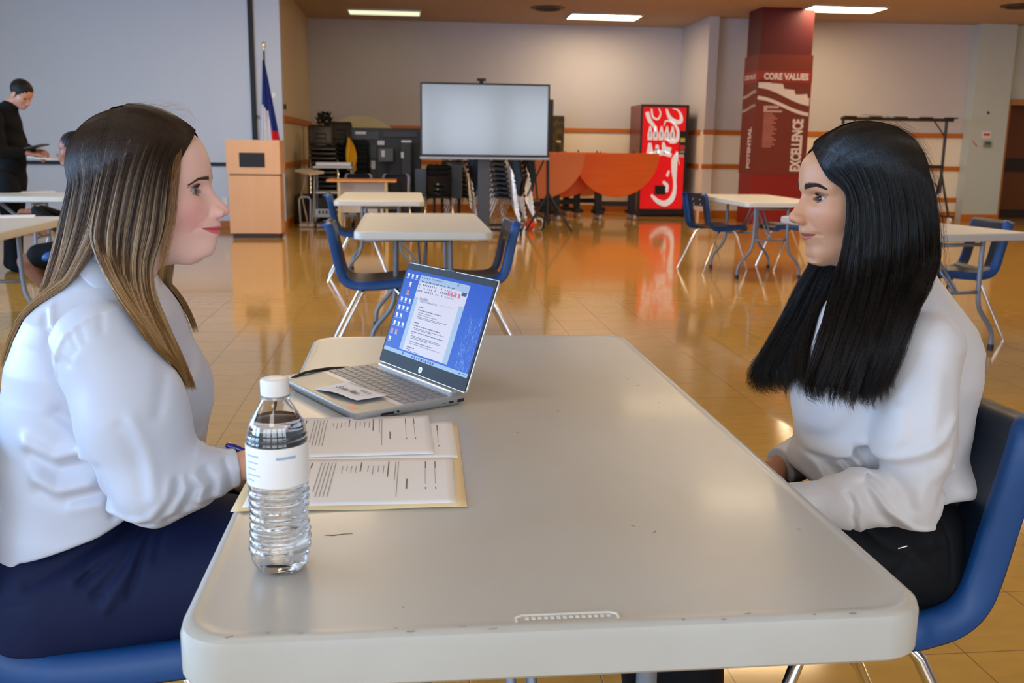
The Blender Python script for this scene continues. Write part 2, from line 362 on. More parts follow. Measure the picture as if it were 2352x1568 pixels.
# ================================================================ FURNITURE BUILDERS
NAVY_SHADE = mat('chair_navy_shade_inner', (0.006, 0.014, 0.032), 0.38, bump=(420, 0.22, 0.0006))  # shade on the inner shell put into its colour, darker than the flange
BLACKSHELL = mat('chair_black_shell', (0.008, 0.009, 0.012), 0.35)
RIVET = mat('rivet', (0.8, 0.78, 0.65), 0.25, 0.8)
def chair_shell(inner, flange, scale=1.0):
    prof = smooth_path([(.235, 0, .395), (.228, 0, .425), (.195, 0, .445), (.12, 0, .448), (.0, 0, .437), (-.10, 0, .433), (-.165, 0, .440), (-.205, 0, .465), (-.225, 0, .515), (-.240, 0, .585), (-.255, 0, .66), (-.275, 0, .748), (-.287, 0, .782)], 5)
    m = len(prof); NU = 26; V = []
    for i, p in enumerate(prof):
        t = (prof[min(i + 1, m - 1)] - prof[max(i - 1, 0)]).normalized(); nrm = Vector((-t.z, 0, t.x)) * -1      # toward the sitter
        if nrm.z < 0 and i < m * .5: nrm = -nrm
        if i >= m * .5 and nrm.x < 0: nrm = -nrm
        s = i / (m - 1); z = p.z
        W = 0.205 if s < .45 else 0.20 - 0.02 * math.sin((s - .45) / .55 * math.pi) * 0.6
        edge = min(1, s / .06)
        W *= 0.86 + 0.14 * edge ** 0.5
        tt = max(0, (s - .86) / .14); W *= math.sqrt(max(0.0, 1 - 0.42 * tt ** 2.2))
        row = []
        for j in range(NU + 1):
            u = -1 + 2 * j / NU; au = abs(u)
            conc = 0.020 * au ** 2
            if au > .84:
                q = (au - .84) / .16; yy = W * (0.90 + 0.10 * math.sin(q * math.pi / 2)) ; off = 0.016 - 0.052 * (1 - math.cos(q * math.pi / 2)) 
            else: yy = W * au / .84 * .90; off = conc
            if s > .93: off -= 0.03 * ((s - .93) / .07) ** 1.5
            row.append(p + nrm * off + Vector((0, yy * (1 if u > 0 else -1), 0)))
        V.append(row)
    mb = MB(); idx = []; n = 0
    mb.add([q for r in V for q in r], [])
    for i in range(m - 1):
        for j in range(NU):
            z = V[i][j].z; uc = abs(-1 + 2 * (j + .5) / NU)
            hole = i > m * .52 and .462 < z < .635 and uc < .42
            if hole: continue
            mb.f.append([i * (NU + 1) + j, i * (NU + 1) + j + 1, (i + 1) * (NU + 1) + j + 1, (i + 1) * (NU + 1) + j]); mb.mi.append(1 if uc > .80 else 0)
    return mb
def leg_path(a, b, bend=0.02):
    a, b = Vector(a), Vector(b); top = a + Vector((0, -a.y * .12, .004)); k = a.lerp(b, .06)
    return smooth_path([top, a, k, b], 4)
def make_chair(name, label, cat, inner, flange, loc=(0, 0, 0), rz=0, group=None, rivets=True, legm=CHROME):
    t = thing(name, label, cat, loc, rz, group)
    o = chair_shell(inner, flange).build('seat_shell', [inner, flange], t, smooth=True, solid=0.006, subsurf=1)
    for s in (-1, 1):
        MB().tube([(.02, s * .14, .418), (.075, s * .165, .405), (.10, s * .185, .375), (.235, s * .215, .012), (.238, s * .216, 0.0)], .0115, 10).build('leg', legm, t, smooth=True, autosm=50)
        MB().tube([(-.04, s * .14, .418), (-.095, s * .165, .405), (-.12, s * .185, .375), (-.305, s * .215, .012), (-.308, s * .216, 0.0)], .0115, 10).build('leg', legm, t, smooth=True, autosm=50)
    mb = MB(); mb.box((0, -.14, .417), (.22, .035, .022)); mb.box((0, .14, .417), (.22, .035, .022)); mb.box((.0, 0, .414), (.03, .30, .018))
    mb.build('bracket', BLACK, t, bevel=.003)
    if rivets:
        mb = MB()
        for y, z, x in ((-.055, .712, -.2680), (.055, .712, -.2680), (-.055, .664, -.2565), (.055, .664, -.2565)):
            mb.tube([(x - .004, y, z), (x + .006, y, z - .002)], .0075, 10)
        mb.build('rivet', RIVET, t, smooth=True, autosm=40)
    return t
def tabletop_mb(L, W, z=0.74, th=0.045, r=0.055, n=8):
    mb = MB(); outer = rrect(-W / 2, -L / 2, W / 2, L / 2, r, n)
    def ring(ins, zz): return [(x - math.copysign(ins, x) if abs(x) > ins else x, y - math.copysign(ins, y), zz) for x, y in outer]
    rings = [ring(.004, z - th), ring(0, z - th + .004), ring(0, z - .012), ring(.002, z - .004), ring(.007, z - .0005), ring(.012, z), ring(.016, z - .0012), ring(.022, z - .0012)]
    N = len(outer); vs = [p for rg in rings for p in rg]; fs = []
    for i in range(len(rings) - 1):
        for k in range(N): fs.append([i * N + k, i * N + (k + 1) % N, (i + 1) * N + (k + 1) % N, (i + 1) * N + k])
    fs.append([(len(rings) - 1) * N + k for k in range(N)]); fs.append(list(range(N - 1, -1, -1)))
    return mb.add(vs, fs)
TLEG = mat('table_leg_grey', (0.22, 0.25, 0.30), 0.4, 0.3)
def make_table(label, cx, cy, rz, L=1.49, W=0.765, group=None, inset=0.36, topmat=TABLETOP, th=0.045):
    t = thing('folding_table', label, 'table', (cx, cy, 0), rz, group)
    tabletop_mb(L, W, th=th).build('tabletop', topmat, t, smooth=True, autosm=35)
    for s in (-1, 1):
        y = s * (L / 2 - inset)
        for q in (-1, 1):
            path = smooth_path([(q * .16, y, .70), (q * .16, y, .55), (q * .165, y, .36), (q * .19, y + s * .0, .26), (q * .27, y, .16), (q * .30, y, .10), (q * .305, y, .025)], 4)
            lg = MB().tube(path, .0145, 10).build('leg', TLEG, t, smooth=True, autosm=50)
            MB().tube([(q * .305, y, .04), (q * .305, y, .0)], .0185, 10).build('foot_cap', BLACK, lg, smooth=True, autosm=50)
        for z_ in (.37, .66): MB().tube([(-.163, y, z_), (.163, y, z_)], .011, 8).build('crossbar', TLEG, t, smooth=True)
        mb = MB()
        for q in (-1, 1): mb.tube([(0 + q * .01, y, .37), (q * .03, y - s * .36, .69)], .008, 8)
        mb.build('brace', TLEG, t, smooth=True)
    MB().b2((-.34, -L / 2 + .05, .688), (-.32, L / 2 - .05, .70)).b2((.32, -L / 2 + .05, .688), (.34, L / 2 - .05, .70)).build('side_rail', TLEG, t)
    return t

# ================================================================ MIDDLE OF THE HALL
make_table('white folding table directly behind the open laptop', 0.09, 6.05, 0, L=1.5)
make_table('white folding table farther back, behind the one behind the laptop', -0.235, 9.05, 0.0, L=1.55)
make_table('cream folding table in front of the red column', 3.40, 9.17, 0.0, L=1.52)
make_table('light grey folding table behind the dark-haired person', 3.17, 6.03, math.radians(11.5), L=1.52, inset=.15, topmat=mat('table_plastic_grey', (0.50, 0.50, 0.50), 0.4))
c0 = make_chair('school_chair', 'blue chair left of the table behind the laptop', 'chair', NAVY_SHADE, BLUE, (-0.15, 5.62, 0), math.radians(2))
dup(c0, (0.335, 5.76, 0), math.radians(183), 'blue chair right of the table behind the laptop')
dup(c0, (-0.41, 8.85, 0), math.radians(3), 'blue chair left of the farther white table, beyond the nearer blue chair')
dup(c0, (3.12, 9.52, 0), math.radians(20), 'navy chair at the left side of the cream table by the red column')
dup(c0, (3.92, 9.62, 0), math.radians(184), 'navy chair at the right side of the cream table, under its top')
dup(c0, (3.54, 5.98, 0), math.radians(184), 'navy chair at the right side of the light grey table, by the right edge')

# ================================================================ SCREEN WALL, FLAG, LECTERN
sx0, sx1, sz0, sz1 = LEFT_X + 0.5, -2.16, 0.93, 3.32
t = thing('projection_screen', 'large white projection screen with black border on the left wall', 'projection screen', ((sx0 + sx1) / 2, SY, sz0))
MB().b2((sx0, SY - .012, sz0), (sx1, SY - .004, sz1)).build('screen_surface', mat('projector_cloth', (0.60, 0.68, 0.80), 0.6), t, world=True)
mb = MB(); mb.b2((sx0, SY - .03, sz0 - .05), (sx1 + .07, SY - .002, sz0)); mb.b2((sx1, SY - .03, sz0), (sx1 + .07, SY - .002, sz1 + .05)); mb.b2((sx0, SY - .03, sz1), (sx1, SY - .002, sz1 + .05))
mb.build('border', MATTE, t, world=True)
p = atY(588, 268, SY - .004)
o = text_mesh('tin', .105, 'wall_lettering', BLACK, None, p, (1, 0, 0), (0, 0, 1), .002, bold=.003); o['kind'] = 'structure'; o.name = 'trim_10'
p = atY(517, 462, SY - .01); tag(MB().box(p, (.075, .012, .12)).build('wall_outlet', mat('white_plastic', (0.8, 0.8, 0.8), 0.4), bevel=.003), 'small white outlet plate low on wall left of the lectern', 'outlet')
p = atX(655, 245, RX0 + .02); tag(MB().box(p, (.03, .06, .07)).build('wall_sensor', MATTE, bevel=.004), 'small dark sensor on tan wall just right of the flag', 'sensor')

base = Vector((-1.90, 13.75, 0)); t = thing('flag_on_pole', 'red, white and blue flag with white star on a standing pole', 'flag', base)
MB().tube([base + Vector((0, 0, 0.03)), base + Vector((0, 0, 2.42))], .014, 10).build('pole', mat('pole_metal', (0.5, 0.42, 0.3), 0.3, 0.8), t, world=True, smooth=True)
MB().lathe([(.005, 0), (.02, .012), (.012, .03), (.032, .06), (.036, .085), (.024, .11), (.004, .13)], base + Vector((0, 0, 2.42)), 16).build('finial', mat('finial', (0.95, 0.85, 0.6), 0.2, 0.6), t, world=True, smooth=True)
MB().lathe([(.17, 0), (.17, .02), (.05, .05), (.02, .06)], base, 24).build('base', mat('finial'), t, world=True, smooth=True, autosm=40)
FB = mat('flag_blue', (0.012, 0.03, 0.22), 0.7); FW = mat('flag_white', (0.72, 0.74, 0.82), 0.7); FR = mat('flag_red', (0.62, 0.012, 0.02), 0.7)
mb = MB(); NU, NV = 30, 40; rows = []
for i in range(NV + 1):
    v = i / NV; z = 2.30 - 1.55 * v; w0 = .03 + .23 * min(1, v / .75) ** 1.0; row = []
    for j in range(NU + 1):
        u = j / NU; x = -.02 - .08 * v + w0 * u + .03 * v * u; y = -.03 + .035 * math.sin(u * 15 + v * 2.0) * (0.3 + v) - .02 * u
        row.append(base + Vector((x, y, z)))
    rows.append(row)
mb.grid(rows)
mb.mi = []
for i in range(NV):
    v = (i + .5) / NV
    for j in range(NU):
        u = (j + .5) / NU
        mb.mi.append(0 if (v < .36 + .16 * u or (u > .42 + (v - .36) * .9 and v < .60)) else (2 if u > .58 + .05 * (v - .6) and v > .56 else 1))
fl = mb.build('flag_cloth', [FB, FW, FR], t, world=True, smooth=True)
star = []
for k in range(10):
    a = math.pi / 2 + k * math.pi / 5; r = .05 if k % 2 == 0 else .021; star.append((r * math.cos(a) * .7, r * math.sin(a)))
c = atY(628, 218, base.y - .11); MB().prism(star, c, (1, 0, 0), (0, 0, 1), (0, .002, 0)).build('star', mat('flag_star', (0.85, 0.85, 0.85), .6), fl, world=True)

WOOD = mat('lectern_maple', (0.76, 0.46, 0.26), 0.38, noise=(5, .3, (0.70, 0.41, 0.22), (1.2, 1.2, .25)))
lx0, lx1, ly0, ly1 = -2.27, -1.62, 12.75, 13.15
t = thing('lectern', 'light maple wooden lectern in front of the flag', 'lectern', ((lx0 + lx1) / 2, (ly0 + ly1) / 2, 0))
MB().b2((lx0, ly0, .06), (lx1, ly1, .80)).build('lower_body', WOOD, t, world=True, bevel=.004)
MB().b2((lx0 - .012, ly0 - .012, .815), (lx1 + .012, ly1 + .012, 1.245)).build('upper_body', WOOD, t, world=True, bevel=.004)
MB().b2((lx0 + .02, ly0 + .02, .80), (lx1 - .02, ly1 - .02, .815)).build('reveal_strip', mat('lectern_dark', (0.06, 0.04, 0.04), 0.5), t, world=True)
MB().b2((lx0 + .03, ly0 + .03, 0), (lx1 - .03, ly1 - .03, .06)).build('kick_base', mat('lectern_dark'), t, world=True)
MB().b2((lx0 + .155, ly0 - .02, .905), (lx0 + .47, ly0 - .010, 1.085)).build('front_panel', MATTE, t, world=True)

# ================================================================ FAR LEFT CORNER: stacked chairs, cart, desk, cabinets
tag(MB().lathe([(.86, 0), (.86, .03)], (0, 0, 0), 48).build('round_tabletop', mat('pale_yellow_top', (0.62, 0.56, 0.34), 0.4)), 'pale yellow round tabletop leaning on the back wall behind black cabinets', 'round table')
o = bpy.data.objects['round_tabletop']; o.rotation_euler = (math.radians(86), 0, 0); o.location = (-0.84, 18.14, 0.862)
stk0 = make_chair('stacking_chair', 'black chair stacked right behind the lectern, lowest', 'chair', BLACKSHELL, BLACKSHELL, (-1.33, 15.7, 0.0), math.radians(-80), 'black chairs stacked behind the lectern', rivets=False)
ORD = ['lowest', 'second from the floor', 'third from the floor', 'fourth from the floor', 'fifth from the floor', 'sixth from the floor', 'seventh from the floor', 'eighth from the floor', 'ninth from the floor', 'tenth from the floor', 'eleventh from the floor', 'twelfth from the floor', 'thirteenth from the floor']
def ordl(label, i, n):
    w = (label + ', ' + ('topmost' if i == n - 1 else ORD[i])).split(); return ' '.join(w[:16])
def stack(x, y, rz, n, label, group, z0=0.0, dz=0.072, first=0):
    for i in range(first, n):
        a = rz; dx = math.cos(a) * .012 * i; dy = math.sin(a) * .012 * i
        dup(stk0, (x + dx, y + dy, z0 + dz * i), rz, ordl(label, i, n), group)
stack(-1.33, 15.7, math.radians(-80), 11, 'black chair stacked right behind the lectern', 'black chairs stacked behind the lectern', first=1)
stack(-1.02, 16.25, math.radians(-70), 12, 'black chair in the tallest stack', 'black chairs in the tallest stack')
stack(-0.75, 15.6, math.radians(84), 8, 'black chair stacked behind the yellow jacket', 'black chairs stacked behind the yellow jacket')
# small stacks with grey-blue seats under the panel
for k, (x, y, rz, n, l, g) in enumerate([(1.55, 15.3, 160, 11, 'chrome-legged chair stacked right of the display post', 'stacked chairs right of the display post'),
                                         (0.92, 15.5, 155, 9, 'chrome-legged chair stacked left of the display post', 'stacked chairs left of the display post'),
                                         (1.80, 16.0, 178, 11, 'chair stacked beside the orange tables', 'stacked chairs beside the orange tables'),
                                         (0.48, 15.0, 90, 3, 'chair in low stack below the blue-grey cabinet', 'low stack below the grey-blue cabinet')]):
    stack(x, y, math.radians(rz), n, l, g, dz=.074)
t = thing('chair_dolly', 'black low cart with white-framed handle beside the lectern', 'dolly', (-1.36, 14.7, 0))
mb = MB(); x0, x1, z0, z1 = -1.565, -1.42, .04, .44
mb.tube([(x0, 14.5, z0), (x0 - .01, 14.5, z1 - .04), (x0 + .02, 14.5, z1), (x1 - .02, 14.5, z1), (x1 + .01, 14.5, z1 - .04), (x1, 14.5, z0)], .014, 8)
mb.build('handle', mat('white_tube', (0.7, 0.7, 0.72), .3), t, world=True, smooth=True)
MB().b2((-1.58, 14.45, .01), (-1.18, 14.9, .05)).build('platform', mat('cream_board', (0.6, 0.52, 0.4), .5), t, world=True)
# black clutter bag behind
mb = MB(); mb.b2((-1.70, 15.0, 0), (-1.22, 15.3, .45)); tag(mb.build('storage_crate', MATTE, bevel=.04, seg=3), 'black covered crate between lectern and media cart', 'crate')
# dark potted/loose black plume on top of the stack
t = thing('artificial_tree', 'dark bushy artificial tree standing in the left corner', 'plant', (-1.36, 16.9, 0))
MB().tube([(-1.36, 16.9, .0), (-1.36, 16.9, 1.3)], .03, 8).build('trunk', MATTE, t, world=True)
rnd = random.Random(4); mb = MB()
for i in range(230):
    h = rnd.random(); r = .20 * (1 - h * .55) * math.sqrt(rnd.random()) + .02; a = rnd.random() * 6.28
    c = Vector((-1.38 + r * math.cos(a) + .12 * (1 - h), 16.9 + r * math.sin(a), .85 + h * .85)); d = Vector((rnd.uniform(-1, 1), rnd.uniform(-1, 1), rnd.uniform(-.4, 1))).normalized()
    e = d.cross(Vector((rnd.random(), rnd.random(), .3))).normalized() * .022; l = .07 + .05 * rnd.random()
    mb.add([c - e, c + d * l * .5 - e * 1.3, c + d * l, c + e], [[0, 1, 2, 3]])
mb.build('foliage', mat('dark_foliage', (0.012, 0.016, 0.012), .6), t, world=True)
# media cart
t = thing('media_cart', 'grey metal media cart with shelves and equipment, left of the desk', 'cart', (-1.05, 14.6, 0))
CG = mat('cart_grey', (0.42, 0.45, 0.50), .4, .4); x0, x1, y0, y1 = -1.33, -0.80, 14.3, 14.75
mb = MB()
for x in (x0, x1):
    for y in (y0, y1): mb.tube([(x, y, .10), (x, y, .84)], .015, 8)
mb.build('post', CG, t, world=True)
for z in (.16, .50, .86): MB().b2((x0 - .02, y0 - .02, z), (x1 + .02, y1 + .02, z + .03)).build('shelf', CG, t, world=True, bevel=.006)
MB().b2((x0 + .04, y0 + .02, .19), (x1 - .02, y1 - .03, .44)).build('amplifier', MATTE, t, world=True, bevel=.006)
MB().b2((x0, y0 - .03, .19), (x1 + .06, y0 - .02, .28)).build('connector_panel', CG, t, world=True)
mb = MB()
for k in range(9): mb.b2((x0 + .05 + k * .05, y0 - .036, .21), (x0 + .08 + k * .05, y0 - .029, .26))
mb.build('socket', BLACK, t, world=True)
mb = MB()
for x in (x0, x1):
    for y in (y0, y1): mb.tube([(x - .012, y, .045), (x + .012, y, .045)], .045, 14)
mb.build('caster', BLACK, t, world=True)
tag(MB().b2((-1.31, 14.33, .892), (-.80, 14.72, .945)).build('media_player', mat('silver_box', (0.45, 0.46, 0.48), .35, .5), bevel=.008), 'flat silver player on top of the media cart', 'media player')
t = thing('wooden_trolley', 'pale wooden board trolley left of the media cart', 'trolley', (-1.5, 14.1, 0))
MB().add([(-1.60, 14.25, .84), (-1.36, 13.95, .80), (-1.18, 14.2, .82), (-1.42, 14.5, .86)] + [(-1.60, 14.25, .81), (-1.36, 13.95, .77), (-1.18, 14.2, .79), (-1.42, 14.5, .83)], [[0, 1, 2, 3], [7, 6, 5, 4], [0, 4, 5, 1], [1, 5, 6, 2], [2, 6, 7, 3], [3, 7, 4, 0]]).build('board', mat('cream_board'), t, world=True)
MB().tube([(-1.42, 14.2, .8), (-1.50, 14.15, .5), (-1.42, 14.2, .02)], .012, 8).tube([(-1.30, 14.15, .8), (-1.36, 14.15, .02)], .012, 8).build('leg', CHROME, t, world=True)
# desk
t = thing('desk', 'orange-topped desk with cream modesty panel behind the white tables', 'desk', (-.62, 13.3, 0))
MB().b2((-1.06, 13.05, .715), (-.14, 13.65, .745)).build('desktop', mat('desk_orange', (0.62, 0.26, 0.05), .3), t, world=True, bevel=.004)
MB().b2((-.90, 13.25, .30), (-.28, 13.27, .715)).build('modesty_panel', mat('cream_metal', (0.50, 0.46, 0.40), .45), t, world=True)
for x in (-.90, -.28):
    for y in (13.12, 13.58): MB().b2((x - .018, y - .018, 0), (x + .018, y + .018, .715)).build('leg', mat('leg_gold', (0.50, 0.36, 0.16), .35, .5), t, world=True)
# chairs behind the desk: rounded backs with grey rims
for x, l in ((-.68, 'dark blue chair behind the orange desk, left one'), (-.16, 'dark blue chair behind the orange desk, right one')):
    make_chair('office_chair', l, 'chair', NAVY_SHADE, mat('rim_grey', (0.35, 0.38, 0.45), .4), (x, 14.0, .03), math.radians(92), rivets=False)
# yellow jacket on the stack
t = None; mb = MB(); rows = []
for i in range(21):
    v = i / 20; z = 1.30 - .50 * v; w = .015 + .155 * math.sin(min(1, v * 1.25) * math.pi * .72) ; row = []
    for j in range(15):
        u = j / 14; row.append(Vector((-.885 + .03 * v + w * (u - .38), 15.255 + .035 * math.sin(u * 9 + v * 5) - .03 * math.sin(v * 3), z + .02 * math.sin(u * 7))))
    rows.append(row)
mb.grid(rows); tag(mb.build('jacket', mat('yellow_cloth', (0.75, 0.40, 0.012), .7), smooth=True, solid=.012, subsurf=1), 'bright yellow jacket hanging on the stacked black chairs', 'jacket')
# black cabinets (backs of large wheeled displays)
CAB = mat('cabinet_dark', (0.022, 0.026, 0.034), .45); CAB2 = mat('cabinet_blue', (0.085, 0.125, 0.18), .5); LBL = mat('label_white', (.7, .72, .75), .5)
def slab(name, label, cat, px0, py0, px1, py1, Y, m, dep=.12, z0=None, **k):
    a = atY(px0, py0, Y); b = atY(px1, py1, Y); za = b.z if z0 is None else z0
    t = thing(name, label, cat, ((a.x + b.x) / 2, Y, za)); MB().b2((a.x, Y, za), (b.x, Y + dep, a.z)).build('body', m, t, world=True, bevel=.012); return t
t = slab('display_cart', 'large black display cart with its back turned, widest of the dark cabinets', 'display cart', 806, 293, 968, 430, 15.6, CAB, .14, z0=.12)
for (a, b, c, d) in ((816, 300, 872, 322), (816, 332, 866, 364), (816, 372, 862, 412), (880, 300, 960, 316)):
    p, q = atY(a, b, 15.59), atY(c, d, 15.59); MB().b2((p.x, 15.575, q.z), (q.x, 15.60, p.z)).build('panel', mat('cabinet_panel', (0.035, 0.04, 0.05), .4), t, world=True, bevel=.006)
p = atY(828, 305, 15.57); MB().box(p, (.17, .004, .04)).build('label', LBL, t, world=True)
for a, b, c, d in ((867, 323, 883, 333), (842, 369, 862, 388)):
    p, q = atY(a, b, 15.55), atY(c, d, 15.55); MB().b2((p.x, 15.55, q.z), (q.x, 15.575, p.z)).build('label', LBL, t, world=True)
mb = MB(); mb.b2((-.7, 15.62, 0), (-.62, 15.72, .14)); mb.b2((.1, 15.62, 0), (.18, 15.72, .14)); mb.build('foot', MATTE, t, world=True)
t = slab('equipment_box', 'dark grey box with white label mounted before the black display cart', 'box', 868, 340, 904, 372, 15.35, mat('box_grey', (0.09, 0.10, 0.115), .4), .16)
p, q = atY(876, 345, 15.34), atY(884, 360, 15.34); MB().b2((p.x, 15.335, q.z), (q.x, 15.35, p.z)).build('label', LBL, t, world=True)
MB().b2((t.location.x - .02, 15.45, 0), (t.location.x + .02, 15.52, t.location.z)).build('post', MATTE, t, world=True)
t = slab('speaker_tower', 'tall narrow black tower with white top label left of the display', 'speaker', 921, 322, 946, 455, 15.2, BLACK, .2, z0=0.0)
p, q = atY(922, 322, 15.19), atY(945, 327, 15.19); MB().b2((p.x, 15.19, q.z), (q.x, 15.2, p.z)).build('label', LBL, t, world=True)
p, q = atY(921, 349, 15.19), atY(927, 363, 15.19); MB().b2((p.x, 15.19, q.z), (q.x, 15.2, p.z)).build('label', LBL, t, world=True)
for (a, b, c, d, Y, l) in ((953, 388, 1003, 452, 14.9, 'slate blue flat cabinet back left of the cables'), (1008, 378, 1062, 455, 15.05, 'slate blue flat cabinet back with hanging cable, beside the display post')):
    t = slab('cabinet', l, 'cabinet', a, b, c, d, Y, CAB2, .12); t2 = t.location
    mb = MB(); mb.b2((t2.x - .15, Y + .02, 0), (t2.x - .11, Y + .08, t2.z)); mb.b2((t2.x + .11, Y + .02, 0), (t2.x + .15, Y + .08, t2.z)); mb.build('leg', MATTE, t, world=True)
cb = smooth_path([atY(1001, 372, 14.8), atY(1012, 395, 14.78), atY(1022, 420, 14.78), atY(1014, 440, 14.78), atY(995, 450, 14.8)], 6)
tag(MB().tube(cb, .008, 8).build('cable', BLACK, smooth=True), 'black cable hanging in front of the slate blue cabinets', 'cable')
# ================================================================ DISPLAY PANEL ON STAND
DY = 13.35; a = atY(965, 188, DY); b = atY(1261, 362, DY); cx = (a.x + b.x) / 2
t = thing('wheeled_display', 'large flat display on a black wheeled stand', 'display', (cx - .02, DY + .15, 0))
MB().b2((a.x, DY, b.z), (b.x, DY + .07, a.z)).build('housing', BLACK, t, world=True, bevel=.008)
MB().b2((a.x + .025, DY - .003, b.z + .03), (b.x - .03, DY + .001, a.z - .025)).build('screen', mat('display_glass', (0.30, 0.41, 0.56), 0.12, spec=0.9), t, world=True)
MB().b2((a.x - .01, DY - .03, b.z - .035), (b.x, DY + .05, b.z)).build('lower_tray', mat('tray_grey', (0.30, 0.34, 0.40), .35, .5), t, world=True, bevel=.006)
mb = MB(); cxx = atY(1106, 188, DY).x; mb.b2((cxx - .025, DY + .01, a.z), (cxx + .025, DY + .05, a.z + .03)); mb.b2((cxx - .06, DY - .01, a.z + .028), (cxx + .06, DY + .05, a.z + .062)); mb.build('webcam', MATTE, t, world=True, bevel=.006)
px = atY(1111, 440, DY + .12).x
MB().b2((px - .085, DY + .08, .10), (px + .085, DY + .17, 1.30)).build('post', mat('stand_grey', (0.05, 0.06, 0.08), .4), t, world=True, bevel=.008)
mb = MB(); mb.b2((px - .50, DY - .30, .07), (px + .50, DY - .24, .11)); mb.b2((px - .50, DY + .52, .07), (px + .50, DY + .58, .11)); mb.b2((px - .04, DY - .3, .07), (px + .04, DY + .56, .11)); mb.build('base_frame', MATTE, t, world=True, bevel=.005)
for x in (-.48, .48):
    for y in (-.27, .55): MB().tube([(px + x - .015, DY + y, .036), (px + x + .015, DY + y, .036)], .036, 14).build('caster', BLACK, t, world=True, smooth=True, autosm=40)
# tripod in front of orange tables
tp = Vector((2.02, 13.85, 0)); t = thing('tripod_stand', 'black tripod stand in front of the leaning orange tables', 'tripod', tp)
MB().tube([tp + Vector((0, 0, .10)), tp + Vector((-.02, 0, 1.10))], .022, 10).build('column', MATTE, t, world=True)
MB().tube([tp + Vector((-.15, .05, .45)), tp + Vector((-.21, .05, 1.0)), tp + Vector((-.12, .02, 1.05))], .013, 8).tube([tp + Vector((-.05, .03, 1.06)), tp + Vector((-.30, .08, .50))], .012, 8).build('boom', MATTE, t, world=True)
for dx, dy in ((.33, -.15), (-.02, .32), (-.33, -.05)):
    f = tp + Vector((dx, dy, 0.01)); MB().tube([tp + Vector((0, 0, .55)), f], .017, 8).tube([tp + Vector((0, 0, .2)), tp.lerp(f, .55) + Vector((0, 0, .25))], .008, 8).build('leg', MATTE, t, world=True)
tag(MB().lathe([(.004, 0), (.045, .012), (.07, .05), (.078, .078), (.07, .106), (.045, .144), (.004, .156)], (1.80, 14.1, 0.0), 24).build('ball', mat('ball_red', (0.85, 0.06, 0.015), .45), smooth=True), 'small orange-red ball on floor by the tripod', 'ball')
c = Vector((1.93, 14.2, .09)); tag(MB().tube([c + Vector((.07 * math.cos(a_), .02 * math.sin(a_), .075 * math.sin(a_))) for a_ in [k * .3 - 1.4 for k in range(12)]], .013, 8).build('cable_loop', mat('white_tube'), smooth=True), 'white coiled cable loop next to the orange-red ball', 'cable')
# brown box and black item behind the display
t = thing('camouflage_box', 'olive brown box standing behind right edge of display', 'box', (2.75, 17.8, 0))
p, q = atY(1264, 265, 17.7), atY(1295, 352, 17.7)
MB().b2((p.x, 17.7, q.z), (q.x, 17.95, p.z)).build('body', mat('olive', (0.10, 0.075, 0.02), .6, noise=(9, .12, (0.02, 0.015, 0.01), (1, 1, 1))), t, world=True, bevel=.02)
p2 = atY(1283, 325, 17.69); MB().box(p2, (.08, .012, .04)).build('label', mat('label_pale', (.7, .55, .3), .5), t, world=True)
MB().b2(((p.x + q.x) / 2 - .03, 17.78, 0), ((p.x + q.x) / 2 + .03, 17.84, q.z)).build('post', MATTE, t, world=True)
t = thing('folded_easel', 'narrow black folded easel sticking up behind the display', 'easel', (2.6, 17.5, 0))
p, q = atY(1262, 228, 17.5), atY(1272, 352, 17.5); MB().b2((p.x - .03, 17.5, 0), (q.x - .02, 17.56, p.z)).build('frame', MATTE, t, world=True, bevel=.01)
# orange round tables folded upright on black dollies
ORANGE = mat('round_table_orange', (0.95, 0.17, 0.006), .4, noise=(3, .35, (0.82, 0.12, 0.005), (.4, 1, 5)))
ORANGE2 = mat('round_table_orange_faded', (0.80, 0.22, 0.06), .4)
def half_table(cx, Y, r, ztop, m, label, group=None, rz=0.0):
    t = thing('round_folding_table', label, 'round table', (cx, Y, 0), rz, group)
    pts = [(r, 0)] + arc((0, 0), r, 0, -180, 40)[1:-1] + [(-r, 0)]
    MB().prism(pts, (0, 0, ztop), (1, 0, 0), (0, 0, 1), (0, .028, 0)).build('front_leaf', m, t, bevel=.006)
    MB().prism(pts, (0, .075, ztop), (1, 0, 0), (0, 0, 1), (0, .028, 0)).build('rear_leaf', m, t, bevel=.006)
    mb = MB(); 
    for s in (-1, 1): mb.b2((s * .30 - .05, .03, .10), (s * .30 + .05, .12, ztop - .06)); mb.b2((s * .30 - .07, -.20, .09), (s * .30 + .07, .28, .15))
    mb.b2((-.30, .05, .22), (.30, .10, .30)); mb.build('frame', MATTE, t)
    mb = MB()
    for s in (-1, 1): mb.tube([(s * .32 - .02, .045, ztop), (s * .32 - .02, .045, ztop + .035)], .012, 6)
    mb.build('hinge', MATTE, t)
    for s in (-1, 1):
        for y in (-.16, .24): MB().tube([(s * .30 - .016, y, .045), (s * .30 + .016, y, .045)], .045, 14).build('caster', mat('caster_pale', (.55, .58, .6), .4), t, smooth=True, autosm=40)
    return t
half_table(3.55, 16.35, .74, 1.115, ORANGE, 'bright orange half-round folded table, nearest the red machine')
half_table(2.66, 16.75, .78, 1.12, ORANGE, 'orange half-round folded table second from the red machine')
half_table(2.20, 16.1, .76, 1.11, ORANGE2, 'faded orange folded table behind the tripod')
half_table(3.15, 17.25, .76, 1.10, ORANGE2, 'orange folded table mostly hidden between the two brightest ones')
